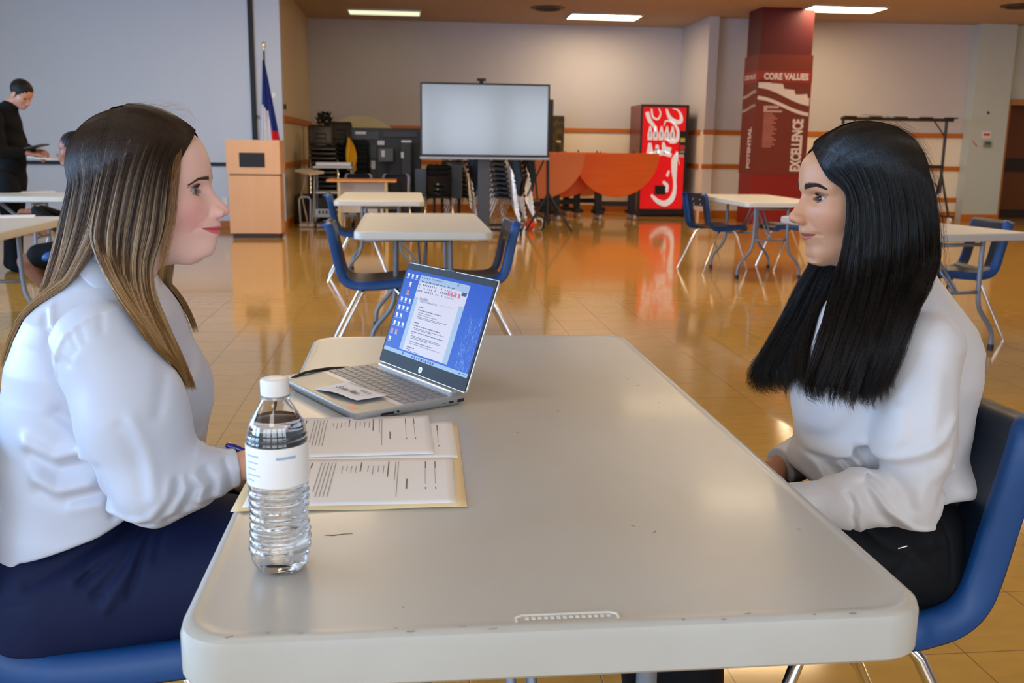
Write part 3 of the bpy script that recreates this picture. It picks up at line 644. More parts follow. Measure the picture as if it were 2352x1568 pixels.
# ================================================================ VENDING MACHINE
vx0, vx1, vy, vz = 4.10, 4.96, 17.0, 1.955
t = thing('vending_machine', 'tall red drinks vending machine with white script lettering', 'vending machine', ((vx0 + vx1) / 2, vy + .4, 0))
MB().b2((vx0, vy + .05, .04), (vx1, vy + .85, vz)).build('cabinet', mat('machine_side', (0.16, 0.02, 0.012), .35), t, world=True, bevel=.01)
mb = MB(); mb.b2((vx0, vy, .04), (vx1, vy + .05, .14)); mb.b2((vx0, vy, vz - .04), (vx1, vy + .05, vz)); mb.b2((vx0, vy, .14), (vx0 + .03, vy + .05, vz - .04)); mb.b2((vx1 - .05, vy, .14), (vx1, vy + .05, vz - .04)); mb.build('door_frame', BLACK, t, world=True)
fx0, fx1, fz0, fz1 = vx0 + .03, vx1 - .05, .14, vz - .04
fp = MB().b2((fx0, vy + .006, fz0), (fx1, vy + .05, fz1)).build('front_panel', mat('machine_red', (0.80, 0.008, 0.012), .22, emit=(0.8, 0.01, 0.015), estr=.35), t, world=True)
WH = mat('machine_white', (.85, .85, .85), .3, emit=(1, 1, 1), estr=.25)
def V(x, y): return ((x - 255) / 495 * (fx1 - fx0), (1258 - y) / 1073 * (fz1 - fz0))
def stroke(pts, ws, name='script_stroke', m=WH):
    P3 = [Vector((*V(*p), 0)) for p in pts]; sp = smooth_path(P3, 7); k = len(sp)
    W = [np.interp(i / (k - 1), np.linspace(0, 1, len(ws)), ws) for i in range(k)]
    return MB().ribbon([(q.x, q.y) for q in sp], [w / 495 * (fx1 - fx0) for w in W], (fx0, vy + .002, fz0), (1, 0, 0), (0, 0, 1), (0, .004, 0)).build(name, m, fp, world=True)
stroke([(520, 205), (560, 290), (630, 335), (690, 330), (690, 270), (650, 215), (590, 200)], [18, 40, 46, 44, 26, 16, 6])
stroke([(500, 380), (520, 330), (590, 340), (650, 400), (668, 470), (650, 530), (590, 545), (540, 520)], [8, 16, 20, 28, 36, 46, 40, 10])
stroke([(300, 240), (330, 320), (390, 390), (400, 440)], [40, 44, 34, 10]); stroke([(350, 205), (370, 290), (430, 310), (455, 250), (430, 200)], [14, 22, 20, 14, 8])
stroke([(672, 650), (640, 730), (640, 850), (652, 960), (655, 1060), (625, 1150), (555, 1200), (470, 1180), (385, 1110)], [6, 70, 62, 34, 40, 60, 66, 50, 26])
stroke([(580, 850), (560, 910)], [22, 30]); stroke([(515, 965), (560, 1010), (565, 1080)], [24, 48, 22])
stroke([(655, 645), (700, 790)], [10, 4])
for i in range(5):    # row of bottle pictures
    x = 345 + i * 64; stroke([(x, 385), (x, 420), (x, 470), (x, 530)], [16, 30, 58, 50], 'bottle_picture'); stroke([(x, 440), (x, 500)], [14, 18], 'bottle_picture', mat('bottle_red', (.35, .05, .04), .4))
stroke([(345, 560), (350, 650), (348, 712)], [30, 70, 60], 'splash'); stroke([(340, 690), (480, 660), (600, 690)], [50, 60, 40], 'splash'); stroke([(500, 550), (520, 620), (590, 640)], [20, 60, 70], 'splash'); stroke([(430, 580), (440, 700)], [30, 60], 'splash')
stroke([(425, 615), (428, 690)], [18, 22], 'bottle_picture', MATTE); stroke([(512, 620), (514, 680)], [12, 16], 'bottle_picture', mat('teal', (.05, .3, .4), .4))
def vbox(x0, y0, x1, y1, name, m, d=.012):
    a, b = V(x0, y0), V(x1, y1); return MB().b2((fx0 + a[0], vy - d, fz0 + b[1]), (fx0 + b[0], vy + .004, fz0 + a[1])).build(name, m, t, world=True)
vbox(684, 432, 750, 700, 'selection_panel', BLACK); vbox(690, 505, 745, 548, 'button', mat('btn_yellow', (.7, .65, .1), .4), .018); vbox(690, 580, 748, 630, 'button', mat('btn_red', (.7, .05, .08), .4), .018); vbox(690, 640, 745, 660, 'button', mat('btn_grey', (.5, .5, .5), .4), .018); vbox(682, 675, 740, 705, 'button', mat('label_white'), .018)
vbox(425, 1010, 545, 1105, 'delivery_slot', BLACK)
MB().b2((vx0 + .05, vy + .08, 0), (vx1 - .05, vy + .8, .04)).build('foot', BLACK, t, world=True)

# ================================================================ RED COLUMN
cx0, cx1, cy0, cy1 = 5.58, 6.44, 15.35, 15.95
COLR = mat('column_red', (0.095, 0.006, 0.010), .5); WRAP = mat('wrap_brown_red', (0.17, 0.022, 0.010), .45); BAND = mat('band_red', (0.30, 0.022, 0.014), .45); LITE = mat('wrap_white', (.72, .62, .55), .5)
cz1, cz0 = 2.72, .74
t = thing('column', 'square dark red column wrapped with banner, right of vending machine', 'column', ((cx0 + cx1) / 2, (cy0 + cy1) / 2, 0))
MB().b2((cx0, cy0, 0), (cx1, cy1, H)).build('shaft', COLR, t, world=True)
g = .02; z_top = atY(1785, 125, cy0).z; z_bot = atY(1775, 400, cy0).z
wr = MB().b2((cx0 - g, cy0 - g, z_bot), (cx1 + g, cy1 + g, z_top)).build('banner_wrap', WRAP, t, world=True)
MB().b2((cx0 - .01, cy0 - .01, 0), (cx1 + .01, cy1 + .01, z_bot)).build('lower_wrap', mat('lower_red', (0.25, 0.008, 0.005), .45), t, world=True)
zc0, zc1 = atY(1790, 190, cy0).z, atY(1790, 163, cy0).z; e = g + .004
MB().b2((cx0 - e, cy0 - e, zc0), (cx1 + e, cy1 + e, zc1)).build('title_band', BAND, wr, world=True)
ff = cy0 - e - .003
text_mesh('CORE VALUES', .135, 'lettering', LITE, wr, ((cx0 + cx1) / 2 + .02, ff, (zc0 + zc1) / 2), (1, 0, 0), (0, 0, 1), .001, bold=.006, xs=.86)
text_mesh('CORE VALUES', .10, 'lettering', LITE, wr, (cx0 - e - .003, (cy0 + cy1) / 2, (zc0 + zc1) / 2), (0, -1, 0), (0, 0, 1), .001, bold=.002, xs=.8)
pe = atY(1812, 334, cy0 - g); text_mesh('EXCELLENCE', .235, 'lettering', LITE, wr, (cx1 - .15, cy0 - g - .003, pe.z), (0, 0, 1), (-1, 0, 0), .001, bold=.010, xs=.60)
pe = atY(1729, 340, cy0); text_mesh('POTENTIAL', .19, 'lettering', LITE, wr, (cx0 - g - .003, cy0 + .17, pe.z), (0, 0, 1), (0, 1, 0), .001, bold=.009, xs=.66)
def wave(yo, amp, th, name, face=0):
    up, lo = [], []; W_ = cx1 - cx0 if face == 0 else cy1 - cy0
    for i in range(41):
        u = i / 40; base_ = amp * (math.cos(u * 3.0) * .5) - .05 * u
        j = .07 * ((u * 4.2) % 1.0) * (1 if th > .09 else 0)
        up.append((u * W_, yo + base_ + th / 2 + j)); lo.append((u * W_, yo + base_ - th / 2))
    poly = up + lo[::-1]
    if face == 0: return MB().prism(poly, (cx0, cy0 - g - .001, 0), (1, 0, 0), (0, 0, 1), (0, -.003, 0)).build(name, LITE, wr, world=True)
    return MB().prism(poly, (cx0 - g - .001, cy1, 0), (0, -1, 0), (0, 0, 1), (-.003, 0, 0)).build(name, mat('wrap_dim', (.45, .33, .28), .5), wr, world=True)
zw = atY(1790, 215, cy0).z; zw2 = atY(1790, 240, cy0).z
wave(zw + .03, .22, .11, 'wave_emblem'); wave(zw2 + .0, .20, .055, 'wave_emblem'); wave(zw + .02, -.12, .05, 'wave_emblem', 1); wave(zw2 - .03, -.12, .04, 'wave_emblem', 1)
xa = cx0 + .12; mb = MB(); z1_ = atY(1770, 262, cy0).z
for k, (zz, ln) in enumerate([(z1_ - i * .034, .10 + .10 * ((i * 37) % 5) / 5) for i in range(16)]): mb.b2((xa, cy0 - g - .003, zz - .011), (xa + ln + .05, cy0 - g, zz + .011))
mb.build('small_print', mat('print_pink', (.45, .16, .12), .5), wr, world=True)
mb = MB(); mb.b2((xa - .01, cy0 - g - .003, z1_ + .03), (xa + .05, cy0 - g, z1_ + .13)); mb.b2((xa + .05, cy0 - g - .003, z1_ + .09), (xa + .24, cy0 - g, z1_ + .13)); mb.b2((xa + .05, cy0 - g - .003, z1_ + .03), (xa + .30, cy0 - g, z1_ + .06)); mb.build('print_block', mat('print_block', (.55, .34, .28), .5), wr, world=True)
# ================================================================ COAT RACK, SIGNS
RK = mat('rack_black', (0.02, 0.014, 0.01), .4); ry = 15.9
a = atY(1932, 272, ry); b = atY(2190, 276, ry); t = thing('rolling_rack', 'black wheeled rack with top bar behind the dark-haired person', 'rack', ((a.x + b.x) / 2, ry, 0))
zt = a.z
MB().tube([(a.x, ry, zt), (b.x, ry, zt)], .028, 10).build('top_bar', RK, t, world=True)
mb = MB()
for k in range(5): mb.b2((a.x + .05 + k * .45, ry - .05, zt + .02), (a.x + .25 + k * .45, ry + .05, zt + .045))
mb.build('hook_plate', RK, t, world=True)
for x, s in ((a.x + .04, 1), (b.x - .12, -1)):
    MB().tube([(x, ry, zt), (x, ry, .5)], .025, 10).tube([(x, ry, zt - .28), (x + s * .22, ry, zt - .02)], .012, 8).build('upright', RK, t, world=True)
    MB().tube([(x - s * .02, ry, .95), (x + s * .40, ry, .95)], .03, 8).tube([(x + s * .38, ry, .94), (x, ry, .55)], .012, 8).build('side_arm', RK, t, world=True)
    for dy, dx in ((-.32, -s * .02), (.32, -s * .02)): MB().tube([(x, ry, .85), (x - s * .02, ry + dy * .4, .5), (x + dx, ry + dy, .10)], .02, 8).build('leg', RK, t, world=True)
    MB().tube([(x - s * .12, ry - .32, .12), (x + s * .10, ry - .32, .12)], .015, 8).tube([(x - s * .02, ry - .36, .12), (x - s * .02, ry + .36, .12)], .015, 8).build('base_bar', RK, t, world=True)
    for dy in (-.34, .34): MB().tube([(x - s * .02 - .016, ry + dy, .055), (x - s * .02 + .016, ry + dy, .055)], .055, 16).build('caster', mat('caster_white', (.7, .7, .7), .4), t, world=True, smooth=True, autosm=40)
MB().b2((b.x - .62, ry - .2, .28), (b.x - .16, ry + .2, .34)).build('shelf', mat('shelf_white', (.6, .6, .6), .4), t, world=True)
wy = WY - .24
t = thing('wall_sign', 'small white notice with red writing beside the doorway', 'sign', atY(2266, 309, wy - .01)); p = t.location
MB().box(p, (.17, .008, .12)).build('board', mat('sign_white', (.75, .75, .75), .5), t, world=True)
MB().box(p + Vector((0, -.006, 0)), (.12, .003, .04)).build('red_print', mat('sign_red', (.6, .03, .03), .5), t, world=True)
t = thing('thermostat', 'grey-green thermostat box under the white notice', 'thermostat', atY(2268, 331, wy - .02)); p = t.location
MB().box(p, (.14, .035, .11)).build('housing', mat('thermo', (.22, .24, .18), .4), t, world=True, bevel=.006); MB().box(p + Vector((0, -.02, .015)), (.09, .004, .045)).build('window', mat('thermo_dark', (.08, .09, .07), .3), t, world=True)
tag(MB().box(atY(2270, 259, wy - .01), (.03, .02, .045)).build('wall_switch', MATTE, bevel=.004), 'tiny dark switch on pillar above the white notice', 'switch')
p = atY(2239, 330, wy - .004); tag(MB().prism([(-.06, .05), (-.04, .055), (.06, -.04), (.04, -.055)], p, (1, 0, 0), (0, 0, 1), (0, .003, 0)).build('wall_sticker', mat('sticker_red', (.55, .12, .12), .5)), 'small faded red sticker on pillar left of the thermostat', 'sticker')
# ================================================================ FOREGROUND TABLE
TX0, TX1, TY0, TY1 = -0.229, 0.543, 0.864, 2.367
tcx, tcy = (TX0 + TX1) / 2, (TY0 + TY1) / 2
FT = mat('front_table_plastic', (0.56, 0.565, 0.54), 0.34, noise=(4.5, 0.32, (0.48, 0.475, 0.43), (1, .6, 1)), bump=(300, 0.06, 0.0008), coat=.06)
ft = make_table('large light folding table in the foreground between the two seated people', tcx, tcy, 0, L=TY1 - TY0, W=TX1 - TX0, inset=.30, topmat=FT, th=.055)
MARK = mat('molded_edge', (0.80, 0.79, 0.74), .4)
mb = MB()
for y, z0 in ((TY0 + .012, .7405), (TY0 + .002, .7405)):
    pass
loop = [(.105, .878), (.105, .890), (.112, .894), (.202, .894), (.209, .890), (.209, .878)]
mb.ribbon(loop, .0022, (0, 0, .7388), (1, 0, 0), (0, 1, 0), (0, 0, .0012)); mb.build('molded_outline', MARK, ft, world=True)
mb = MB(); rr = random.Random(2)
for k in range(14): mb.box((.116 + k * .0064, .886, .7398), (.0038, .0035 + .002 * rr.random(), .0008))
mb.build('molded_lettering', MARK, ft, world=True)
SC = mat('scuff_dark', (.10, .095, .09), .6)
mb = MB()
mb.ribbon([(-.104, 1.1175), (-.093, 1.116), (-.082, 1.119), (-.070, 1.120)], [.0006, .0028, .0020, .0006], (0, 0, .7389), (1, 0, 0), (0, 1, 0), (0, 0, .0003)); mb.build('scuff', SC, ft, world=True)
mb = MB()
for k in range(26):
    x = rr.uniform(TX0 + .03, TX1 - .03); y = rr.uniform(TY0 + .01, 2.2) if k < 14 else TY0 + .003 + .012 * rr.random(); l = rr.uniform(.002, .007); a = rr.random() * 3
    if k >= 14: l *= 1.3; a *= .15
    mb.ribbon([(x, y), (x + l * math.cos(a), y + l * math.sin(a))], .0007 + .0008 * rr.random(), (0, 0, .7389 if k < 14 else .7396), (1, 0, 0), (0, 1, 0), (0, 0, .0004))
o = mb.build('speck', mat('speck_brown', (.30, .25, .18), .6), ft, world=True); o['kind'] = 'stuff'

# ================================================================ LAPTOP
LW, LD, LH = .330, .226, .0165
th = math.radians(30.0); lb = Vector((.104, 1.712, 0)); Dx = Vector((math.cos(th), math.sin(th), 0)); Dy = Vector((-math.sin(th), math.cos(th), 0))
lo = lb - Dx * LD / 2 + Dy * LW / 2; lo.z = .7388
lap = thing('laptop', 'open silver laptop showing a document on its blue screen', 'laptop', lo, th)
SIL = mat('laptop_silver', (0.36, 0.37, 0.37), .42, .45); SIL2 = mat('laptop_silver_light', (0.74, 0.75, 0.77), .28, .7)
hx, hy = LD / 2, LW / 2
mb = MB(); pl = rrect(-hx, -hy, hx, hy, .010, 5); n = len(pl); vs = []
for z, ins in ((.0015, .006), (.006, .0015), (.0145, 0), (.0165, .001)):
    vs += [(x - math.copysign(ins, x), y - math.copysign(ins, y), z) for x, y in pl]
fs = [[i * n + k, i * n + (k + 1) % n, (i + 1) * n + (k + 1) % n, (i + 1) * n + k] for i in range(3) for k in range(n)] + [list(range(n - 1, -1, -1)), [3 * n + k for k in range(n)]]
mb.add(vs, fs); base = mb.build('base', SIL, lap, smooth=True, autosm=40)
MB().b2((-hx + .0015, -hy + .002, 0), (-hx + .02, -hy + .02, .0015)).b2((hx - .02, hy - .02, 0), (hx - .01, hy - .01, .0015)).b2((-hx + .01, hy - .02, 0), (-hx + .02, hy - .01, .0015)).build('rubber_foot', BLACK, base)
KEY = mat('key_grey', (0.25, 0.255, 0.26), .42, .2); WELL = mat('key_well', (0.55, 0.56, 0.56), .4, .4)
# keyboard: rows from the hinge (x = +) to the palm rest
kx1 = hx - .030; rows = [(.0095, 15), (.0165, 15), (.0165, 15), (.0165, 14), (.0165, 13), (.0165, 10)]
x = kx1; ky0, ky1 = -hy + .012, hy - .012; 
MB().b2((kx1 - .108, ky0 - .002, .0162), (kx1 + .003, ky1 + .002, .01665)).build('keyboard_well', WELL, base)
mb = MB(); kk = 0
for ri, (hgt, cnt) in enumerate(rows):
    ws = [1.0] * cnt
    if ri == 1: ws[-2] = 1.6
    if ri == 2: ws[0] = 1.4
    if ri == 3: ws[0] = 1.7; ws[-2] = 1.8
    if ri == 4: ws[0] = 2.2; ws[-2] = 2.0
    if ri == 5: ws = [1.3, 1, 1, 1, 5.0, 1, 1, 1, 1, 1]
    tot = sum(ws); y = ky1
    for w in ws:
        wl = w / tot * (ky1 - ky0)
        mb = MB(); mb.b2((x - hgt + .001, y - wl + .001, .0162), (x - .001, y - .001, .0182)); kk += 1
        if kk <= 96: mb.build('key', KEY, base, bevel=.0005, seg=1)
        y -= wl
    x -= hgt + .0007
MB().b2((-hx + .008, -.052, .0164), (-hx + .072, .060, .01668)).build('touchpad', mat('touchpad_grey', (0.30, 0.31, 0.30), .36, .4), base)
MB().b2((-hx + .008, hy - .040, .0164), (-hx + .026, hy - .012, .0167)).build('sticker', mat('sticker_blue', (.25, .45, .65), .4), base)
MB().b2((-hx + .010, hy - .036, .0167), (-hx + .020, hy - .016, .0168)).build('sticker', PAPER, base)
MB().b2((-hx + .008, -hy + .030, .0164), (-hx + .024, -hy + .052, .0167)).build('sticker', mat('sticker_orange', (.75, .25, .12), .4), base)
# ports on the side that faces the camera
mb = MB(); e = -hy - .0003
mb.b2((hx - .018, e, .0065), (hx - .0045, e + .002, .0118)); mb.b2((hx - .036, e, .007), (hx - .027, e + .002, .0105)); 
mb.b2((-hx + .050, e, .0055), (-hx + .076, e + .002, .0095)); mb.tube([(-hx + .084, e, .0082), (-hx + .084, e + .003, .0082)], .0022, 12)
mb.b2((hx - .045, e, .008), (hx - .0435, e + .002, .0092)); mb.b2((hx - .049, e, .008), (hx - .0475, e + .002, .0092))
mb.build('port', BLACK, base)
# hinge and lid
ang = math.radians(110); up = Vector((-math.cos(ang), 0, math.sin(ang))); nrm = Vector((-math.sin(ang), 0, -math.cos(ang)))    # nrm faces the user
if nrm.x > 0: nrm = -nrm
HO = Vector((hx - .004, 0, .0165)); LL = .222
MB().box(HO + Vector((-.006, 0, .002)), (.014, LW - .050, .007)).build('hinge_cover', SIL2, lap, bevel=.002)
sxv = Vector((0, -1, 0))
def lid_slab(x0, z0, x1, z1, d0, d1, r=.008):
    pl = rrect(x0, z0, x1, z1, r, 5) if r else [(x1, z1), (x0, z1), (x0, z0), (x1, z0)]
    return MB().prism(pl, HO + nrm * d0, sxv, up, nrm * (d1 - d0))
lid = lid_slab(-hy, .004, hy, LL, -.0062, -.0012).build('lid', SIL2, lap, bevel=.0012)
bez = lid_slab(-hy + .0018, .006, hy - .0018, LL - .002, -.0013, .0004, .006).build('bezel', mat('bezel_black', (0.022, 0.022, 0.024), .5, spec=.25), lap, bevel=.0004)
WEB = lid_slab(-.018, LL - .004, .018, LL + .0012, -.0045, .0003, 0).build('camera_bump', BLACK, bez)
MB().tube([HO + up * (LL - .0085) + nrm * .0003, HO + up * (LL - .0085) + nrm * .0008], .0022, 12).build('webcam', BLACK, bez)
S0, S1, Z0, Z1 = -hy + .0075, hy - .0075, .032, LL - .0155; SWd = S1 - S0; SHt = Z1 - Z0
def emi(name, col, s=1.0): return mat(name, (.01, .01, .012), .35, spec=.2, emit=tuple(c ** 1.25 for c in col), estr=s * .78)
def screen_mat():
    m = mat('screen_wallpaper', (.002, .004, .02), .35, spec=.2, emit=(.01, .10, .75), estr=.72); nt = m.node_tree; b = nt.nodes['Principled BSDF']
    tc = nt.nodes.new('ShaderNodeTexCoord'); mp = nt.nodes.new('ShaderNodeMapping'); mp.inputs['Scale'].default_value = (1, 2.2, .8); mp.inputs['Rotation'].default_value = (.5, 0, 0)
    n = nt.nodes.new('ShaderNodeTexNoise'); n.inputs['Scale'].default_value = 130; n.inputs['Detail'].default_value = 8; n.inputs['Roughness'].default_value = .75
    r = nt.nodes.new('ShaderNodeValToRGB'); r.color_ramp.elements[0].position = .52; r.color_ramp.elements[0].color = (0, .07, .62, 1); r.color_ramp.elements[1].position = .74; r.color_ramp.elements[1].color = (.35, .62, .95, 1)
    n2 = nt.nodes.new('ShaderNodeSeparateXYZ'); nt.links.new(tc.outputs['Object'], n2.inputs[0])
    mr = nt.nodes.new('ShaderNodeMapRange'); mr.inputs[1].default_value = -.05; mr.inputs[2].default_value = -.11; nt.links.new(n2.outputs['Y'], mr.inputs[0])
    mr2 = nt.nodes.new('ShaderNodeMapRange'); mr2.inputs[1].default_value = .20; mr2.inputs[2].default_value = .15; nt.links.new(n2.outputs['Z'], mr2.inputs[0])
    mu = nt.nodes.new('ShaderNodeMath'); mu.operation = 'MULTIPLY'; nt.links.new(mr.outputs[0], mu.inputs[0]); nt.links.new(mr2.outputs[0], mu.inputs[1])
    mu2 = nt.nodes.new('ShaderNodeMath'); mu2.operation = 'MULTIPLY'; nt.links.new(mu.outputs[0], mu2.inputs[0]); nt.links.new(n.outputs['Fac'], mu2.inputs[1])
    nt.links.new(tc.outputs['Object'], mp.inputs[0]); nt.links.new(mp.outputs[0], n.inputs[0]); nt.links.new(mu2.outputs[0], r.inputs[0])
    nt.links.new(r.outputs[0], b.inputs['Emission Color'])
    return m
scr = lid_slab(S0, Z0, S1, Z1, .0004, .0006, 0).build('screen', screen_mat(), lap)
E_WHITE = emi('scr_white', (.80, .78, .90), .95); E_LBLUE = emi('scr_lightblue', (.45, .62, .85), .95); E_PANE = emi('scr_pane', (.50, .66, .88), .9); E_TXT = emi('scr_text', (.10, .10, .22), .5)
E_DOT = emi('scr_dot', (.22, .25, .50), .7); E_NAVY = emi('scr_navy', (.02, .05, .45), .8); E_RED = emi('scr_red', (.85, .25, .35), .8); E_ICON = emi('scr_icon', (.85, .90, 1.0), 1.0)
def sq(name, m, u0, v0, u1, v1, lv=1, mb=None):      # u: 0..1 from screen left, v: 0..1 from top
    x0, x1 = S0 + u0 * SWd, S0 + u1 * SWd; z1, z0 = Z1 - v0 * SHt, Z1 - v1 * SHt; d = .0006 + .00012 * lv
    q = mb or MB(); q.prism([(x1, z1), (x0, z1), (x0, z0), (x1, z0)], HO + nrm * (d - .0001), sxv, up, nrm * .0001)
    return q.build(name, m, scr) if mb is None else q
sq('taskbar', E_LBLUE, 0, .955, 1, 1)
win = (.185, .035, .765, .935)
sq('document_window', E_WHITE, *win, lv=1); sq('title_bar', E_PANE, win[0], win[1], win[2], win[1] + .085, lv=2)
sq('side_strip', E_PANE, win[0], .30, win[0] + .045, win[3], lv=2); sq('side_strip', E_PANE, win[2] - .055, .28, win[2], win[3], lv=2)
sq('share_button', E_NAVY, .70, .125, .755, .165, lv=3)
mb = MB(); rr = random.Random(5)
for k in range(9): sq('', None, .215 + k * .045, .098, .215 + k * .045 + rr.uniform(.018, .032), .112, 3, mb)
for k in range(4): sq('', None, .205 + k * .03, .055, .218 + k * .03, .070, 3, mb)
sq('', None, .33, .056, .47, .064, 3, mb); sq('', None, .63, .05, .645, .075, 3, mb)
mb.build('menu_text', E_DOT, scr)
mb = MB()
for r_ in range(3):
    for k in range(20):
        if rr.random() < .75: sq('', None, .20 + k * .022, .135 + r_ * .038, .20 + k * .022 + .010, .155 + r_ * .038, 3, mb)
mb.build('ribbon_icon', E_DOT, scr)
mb = MB()
for k in range(4): sq('', None, .58 + k * .04 - .03, .15, .58 + k * .04 - .01, .20, 4, mb)
mb.build('ribbon_icon', E_RED, scr)
mb = MB()
def tline(u, v, ln, h=.008):
    x_ = u
    while x_ < u + ln:
        w = rr.uniform(.012, .035); sq('', None, x_, v, min(x_ + w, u + ln), v + h, 3, mb); x_ += w + .006
doc = [(.27, .335, .20, .006), (.27, .40, .06, .010), (.27, .435, .29, .009), (.285, .465, .17, .006), (.285, .49, .24, .006), (.285, .515, .36, .006), (.285, .53, .28, .006),
       (.27, .585, .06, .010), (.27, .62, .33, .009), (.285, .65, .37, .006), (.285, .665, .22, .006), (.27, .695, .38, .009), (.27, .715, .03, .009), (.285, .745, .34, .006), (.285, .76, .36, .006), (.285, .775, .20, .006),
       (.27, .81, .29, .009), (.285, .835, .36, .006), (.27, .88, .09, .010), (.27, .905, .05, .007), (.29, .922, .14, .006)]
for u, v, l, h in doc: tline(u, v, l, h)
mb.build('document_text', E_TXT, scr)
sq('rule_line', E_DOT, .26, .325, .66, .3275, lv=3)
text_mesh('Sona Rao', .0085, 'document_heading', E_NAVY, scr, HO + sxv * (S0 + .305 * SWd) + up * (Z1 - .305 * SHt) + nrm * .00105, sxv, up, .00005, world=False)
mb = MB()
for c_ in range(3):
    for r_ in range(9):
        if (c_ == 0 and r_ == 0) or rr.random() < (.9 if c_ < 2 else .62) and not (c_ == 2 and r_ > 6):
            u = .02 + c_ * .053; v = .045 + r_ * .098
            sq('', None, u, v, u + .028, v + .012, 1, mb); sq('', None, u + .006, v + .012, u + .028, v + .042, 1, mb); sq('', None, u - .002, v + .052, u + .034, v + .057, 1, mb)
mb.build('desktop_icon', E_ICON, scr)
mb = MB()
for v, u in ((.24, .075), (.73, .02), (.73, .075)): sq('', None, u, v, u + .028, v + .038, 2, mb)
mb.build('desktop_icon', E_RED, scr)
mb = MB()
for k in range(5): sq('', None, .36 + k * .028, .966, .372 + k * .028, .990, 2, mb)
for k in range(6): sq('', None, .47 + k * .027, .966, .488 + k * .027, .992, 2, mb)
sq('', None, .24, .966, .255, .99, 2, mb); sq('', None, .90, .974, .93, .984, 2, mb); sq('', None, .95, .97, .985, .976, 2, mb); mb.build('taskbar_icon', E_NAVY, scr)
mb = MB()
for k in (1, 3): sq('', None, .475 + k * .027, .970, .486 + k * .027, .988, 3, mb)
mb.build('taskbar_icon', E_RED, scr)
lc = HO + up * .0165 + nrm * .0004
mb = MB(); mb.prism([(.0062 * math.cos(a * .2618), .0062 * math.sin(a * .2618)) for a in range(24)], lc, sxv, up, nrm * .0002); lg = mb.build('maker_emblem', mat('emblem', (.85, .85, .85), .3, .5), bez)
text_mesh('hp', .0095, 'emblem_lettering', BLACK, lg, lc + nrm * .0003 + up * .0006, sxv, up, .0001, bold=.0002, shear=.3, world=False)
# charger cable from the far side of the laptop
c1 = smooth_path([(-.062, 1.93, .748), (-.082, 1.96, .750), (-.12, 1.955, .752), (-.17, 1.93, .757), (-.212, 1.89, .758), (-.24, 1.85, .745), (-.262, 1.81, .70), (-.275, 1.76, .60), (-.28, 1.72, .42), (-.27, 1.70, .2), (-.24, 1.72, .01), (-.1, 1.8, .006)], 6)
chg = thing('charger_cable', 'black charger cable running from the laptop over the table edge', 'cable', c1[0])
MB().tube(c1, .0028, 8).build('cord', BLACK, chg, world=True, smooth=True)
MB().tube([p + Vector((.004, .012 * math.sin(i * .12), 0)) for i, p in enumerate(c1)][:60], .0024, 8).build('cord', BLACK, chg, world=True, smooth=True)
MB().tube([(-.062, 1.93, .748), (-.078, 1.955, .750)], .0045, 8).build('plug', BLACK, chg, world=True, smooth=True)
# name note on the keyboard
nz = .7388 + .0185
def pg(px, py, dz=0): return atZ(px, py, nz + dz)
A_, B_, C_, D_ = pg(722, 893), pg(803, 880), pg(893, 911), pg(820, 923)
rows = []
for i in range(9):
    u = i / 8; row = []
    for j in range(7):
        v = j / 6; p = A_.lerp(B_, v).lerp(D_.lerp(C_, v), u); p.z += .0045 * math.sin(u * math.pi) ** 2 * (1 - v) + .003 * u * u + .0035 * (v * (1 - u)) ; row.append(p)
    rows.append(row)
nt_ = thing('name_note', 'small torn white paper with a handwritten name, lying on the keyboard', 'note', (A_ + C_) / 2)
MB().grid(rows).build('paper_slip', PAPER, nt_, world=True, smooth=True, solid=.0002)
uxn = (C_ - B_).normalized(); uxn.z = 0; uyn = Vector((-uxn.y, uxn.x, 0))
PENI = mat('pen_ink', (.03, .03, .04), .5)
ctr = (A_ + B_ + C_ + D_) / 4 + Vector((0, 0, .0055))
text_mesh('Sona Rao', .0185, 'handwriting', PENI, nt_, ctr - uyn * .006 - uxn * .004, uxn, uyn, .0001, bold=.0001, shear=.35)
text_mesh('8/10.20', .0105, 'handwriting', PENI, nt_, ctr + uxn * .030 + uyn * .010 , uxn, uyn, .0001, shear=.35)

# ================================================================ FOLDER AND FORMS
z = .7389
def sheet(name, label, cat, x0, y0, x1, y1, z, m, rot=0.0, th_=.0004, wave=0.0, corner=None):
    t = thing(name, label, cat, ((x0 + x1) / 2, (y0 + y1) / 2, z), rot); rows = []
    for i in range(25):
        u = i / 24
        rows.append([Vector((-(x1 - x0) / 2 + (x1 - x0) * u, -(y1 - y0) / 2 + (y1 - y0) * v, th_ + wave * (math.sin(u * 9) * .5 + .5) * (1 - v) ** 3 + wave * .4 * (1 + math.sin(u * 6 + v * 5)) * .3)) for v in [k / 12 for k in range(13)]])
    MB().grid(rows).build('sheet', m, t, smooth=True, solid=th_); return t
FOLD = mat('manila', (0.80, 0.64, 0.36), .55)
fo = sheet('manila_folder', 'open cream manila folder lying under the printed forms', 'folder', -.226, 1.196, .078, 1.590, z, FOLD, math.radians(-1), wave=.0022, th_=.0006)
PR = mat('print_grey', (.17, .17, .19), .6); PRL = mat('print_light', (.40, .40, .43), .6)
